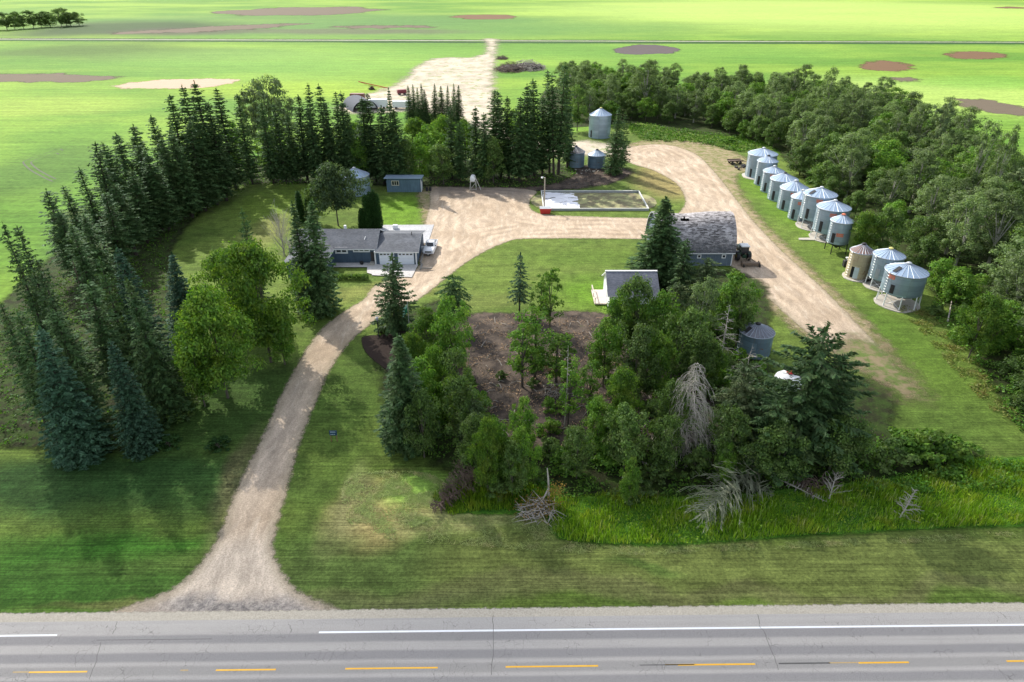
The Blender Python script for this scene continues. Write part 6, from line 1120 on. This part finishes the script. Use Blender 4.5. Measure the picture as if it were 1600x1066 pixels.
# ------------------------------------------------------------------ stuff: grass, weeds, litter
def blades(name, px, n, h, w_, m, label, seed, lean=.4, cell=None, cat=None, quad=None):
    P = world_poly(px, 4); g = np.random.default_rng(seed); lo, hi = P.min(0), P.max(0); X = lo + (hi - lo) * g.random((int(n * 3.2), 2)); X = X[sdist(P, X) > 0][:n]; k = len(X)
    cl = np.sin(X[:, 0] * .9 + 2 * np.sin(X[:, 1] * .7)) * .35 + np.sin(X[:, 0] * .31 + X[:, 1] * .53) * .35 + 1.05
    hh = h * g.uniform(.5, 1.2, k) * cl; a = g.uniform(0, 6.28, k); le = hh * g.uniform(.1, 1., k) * lean; b_ = g.uniform(0, 6.28, k); wd = w_ * g.uniform(.6, 1.3, k)
    B0 = np.column_stack([X[:, 0] - np.cos(a) * wd, X[:, 1] - np.sin(a) * wd, np.full(k, .02)]); B1 = np.column_stack([X[:, 0] + np.cos(a) * wd, X[:, 1] + np.sin(a) * wd, np.full(k, .02)])
    T1 = np.column_stack([X[:, 0] + np.cos(b_) * le + np.cos(a) * wd * .35, X[:, 1] + np.sin(b_) * le + np.sin(a) * wd * .35, hh]); T0 = np.column_stack([X[:, 0] + np.cos(b_) * le - np.cos(a) * wd * .35, X[:, 1] + np.sin(b_) * le - np.sin(a) * wd * .35, hh])
    V = np.stack([B0, B1, T1, T0], 1).reshape(-1, 3); o = link(name, crown_mesh(name, V, np.arange(4 * k).reshape(k, 4), m)); return tag(o, label, cat or 'grass', None, 'stuff')
TG_ = [(860, 806), (870, 838), (920, 849), (1050, 851), (1200, 841), (1350, 831), (1600, 821), (1900, 816), (1900, 740), (1610, 722), (1500, 727), (1400, 750), (1100, 785), (1000, 772), (880, 778)]
blades('tall_grass', TG_, 30000, .62, .035, L_GRASS, 'tall rank green grass between the grove and the mown verge', 91)
blades('tall_grass', TG_, 2600, .8, .03, L_HAY, 'pale seed heads standing in the tall rank grass', 191)
blades('tall_grass', [(680, 770), (700, 805), (740, 800), (850, 795), (860, 770), (790, 755)], 3500, .6, .035, L_GRASS, 'tall grass under the broken trunk and the fallen dark branches', 92)
def litter(name, px, n, m, label, seed, L=.35, W_=.2, z=.3, cat='weeds', clump=True, flat=.6):
    P = world_poly(px, 4); g = np.random.default_rng(seed); lo, hi = P.min(0), P.max(0); X = lo + (hi - lo) * g.random((int(n * 3.5), 2)); X = X[sdist(P, X) > 0]
    if clump: f = np.sin(X[:, 0] * 1.3 + 2.2 * np.sin(X[:, 1] * .9)) + np.sin(X[:, 1] * 1.7 + 1.7 * np.sin(X[:, 0] * .6)); X = X[f + g.normal(0, .5, len(X)) > -.1]
    X = X[:n]; k = len(X); P3 = np.column_stack([X, g.random(k) ** 1.4 * z + .04]); V, Fq = cards(P3, g.normal(size=(k, 3)) * flat + np.array([0, 0, 1]), L * g.uniform(.5, 1.5, k), W_ * g.uniform(.5, 1.3, k)); return tag(link(name, crown_mesh(name, V, Fq, m)), label, cat, None, 'stuff')
litter('undergrowth', TG_, 1800, L_GRASS, 'leafy weeds growing through the tall rank grass', 192, .26, .18, .75)
litter('undergrowth', [(1500, 730), (1600, 722), (1900, 740), (1900, 775), (1600, 765), (1400, 775), (1300, 760), (1400, 748)], 6000, L_WEED, 'weedy band along the top of the tall rank grass', 193, .3, .2, .9)
litter('undergrowth', GROVE, 16000, L_WEED, 'green undergrowth covering the ground of the grove', 93, .34, .22, .7)
litter('undergrowth', [(1455, 482), (1500, 545), (1550, 610), (1605, 690), (1700, 790), (1900, 800), (1900, 600), (1640, 520), (1500, 430)], 14000, L_WEED, 'leafy weeds along the right wood edge', 94, .34, .24, .6)
litter('undergrowth', [(-60, 690), (60, 690), (215, 690), (265, 640), (330, 590), (290, 470), (260, 420), (290, 350), (392, 292), (392, 250), (270, 280), (100, 420), (-60, 560)], 16000, L_WEED, 'weeds and low growth on the floor of the left shelterbelt', 95, .34, .24, .6)
litter('undergrowth', [(392, 290), (600, 290), (850, 292), (860, 255), (392, 252)], 6000, L_WEED, 'low growth on the floor of the back shelterbelt', 96, .4, .25, .7)
litter('undergrowth', [(985, 195), (1060, 203), (1190, 222), (1165, 238), (1080, 224), (1000, 218)], 6000, L_WEED, 'bright rank weeds below the back wood', 97, .5, .35, .9)
litter('wood_litter', [(740, 500), (930, 495), (1000, 520), (1040, 600), (1060, 700), (900, 705), (770, 685), (720, 600)], 5200, simple('wood_chips', (.40, .27, .16), .9, var=.5, scale=2), 'splintered wood litter strewn over the cleared earth', 98, .34, .09, .16, 'wood litter')
litter('wood_litter', [(700, 268), (980, 268), (960, 285), (890, 296), (700, 294)], 1500, simple('needle_litter', (.20, .13, .09), .9, var=.5, scale=2), 'twigs and litter on the dark earth under the back spruces', 99, .4, .1, .12, 'wood litter')
litter('mown_swath', [(650, 800), (700, 808), (860, 812), (875, 842), (1000, 856), (1300, 845), (1600, 832), (1600, 840), (1300, 855), (1000, 868), (850, 862), (680, 850), (600, 840)], 11000, L_HAY, 'pale mown grass lying in swaths beside the tall grass', 100, .42, .035, .12, 'mown grass', flat=.3)
litter('mown_swath', [(650, 738), (700, 760), (690, 800), (630, 830), (560, 830), (535, 790), (550, 745)], 9000, L_HAY, 'bright flattened grass left of the fallen dark branches', 101, .4, .04, .14, 'mown grass', flat=.3)
litter('rough_grass', [(1470, 505), (1520, 560), (1560, 610), (1600, 655), (1560, 650), (1500, 590), (1440, 520), (1400, 480), (1440, 485)], 3500, leaf_mat('yellowing_weeds', (.14, .20, .04), (.28, .30, .08), (.30, .22, .08)), 'yellowed rough growth beside the nearest bin', 102, .3, .12, .3, 'weeds')
# sticks on the cleared earth
g = np.random.default_rng(6); b = MB()
for x, y in scatter([(740, 500), (930, 500), (1040, 600), (1060, 700), (900, 705), (770, 685), (720, 600)], 110, .8, 6):
    a = g.uniform(0, 6.28); L = g.uniform(.5, 2.2); b.tube([(x, y, .08), (x + math.cos(a) * L * .5, y + math.sin(a) * L * .5, g.uniform(.1, .4)), (x + math.cos(a) * L, y + math.sin(a) * L, .1)], [.05, .04, .02], 4)
tag(b.build('branch_litter', DEADW), 'loose pale branches scattered over the cleared earth', 'branches', None, 'stuff')
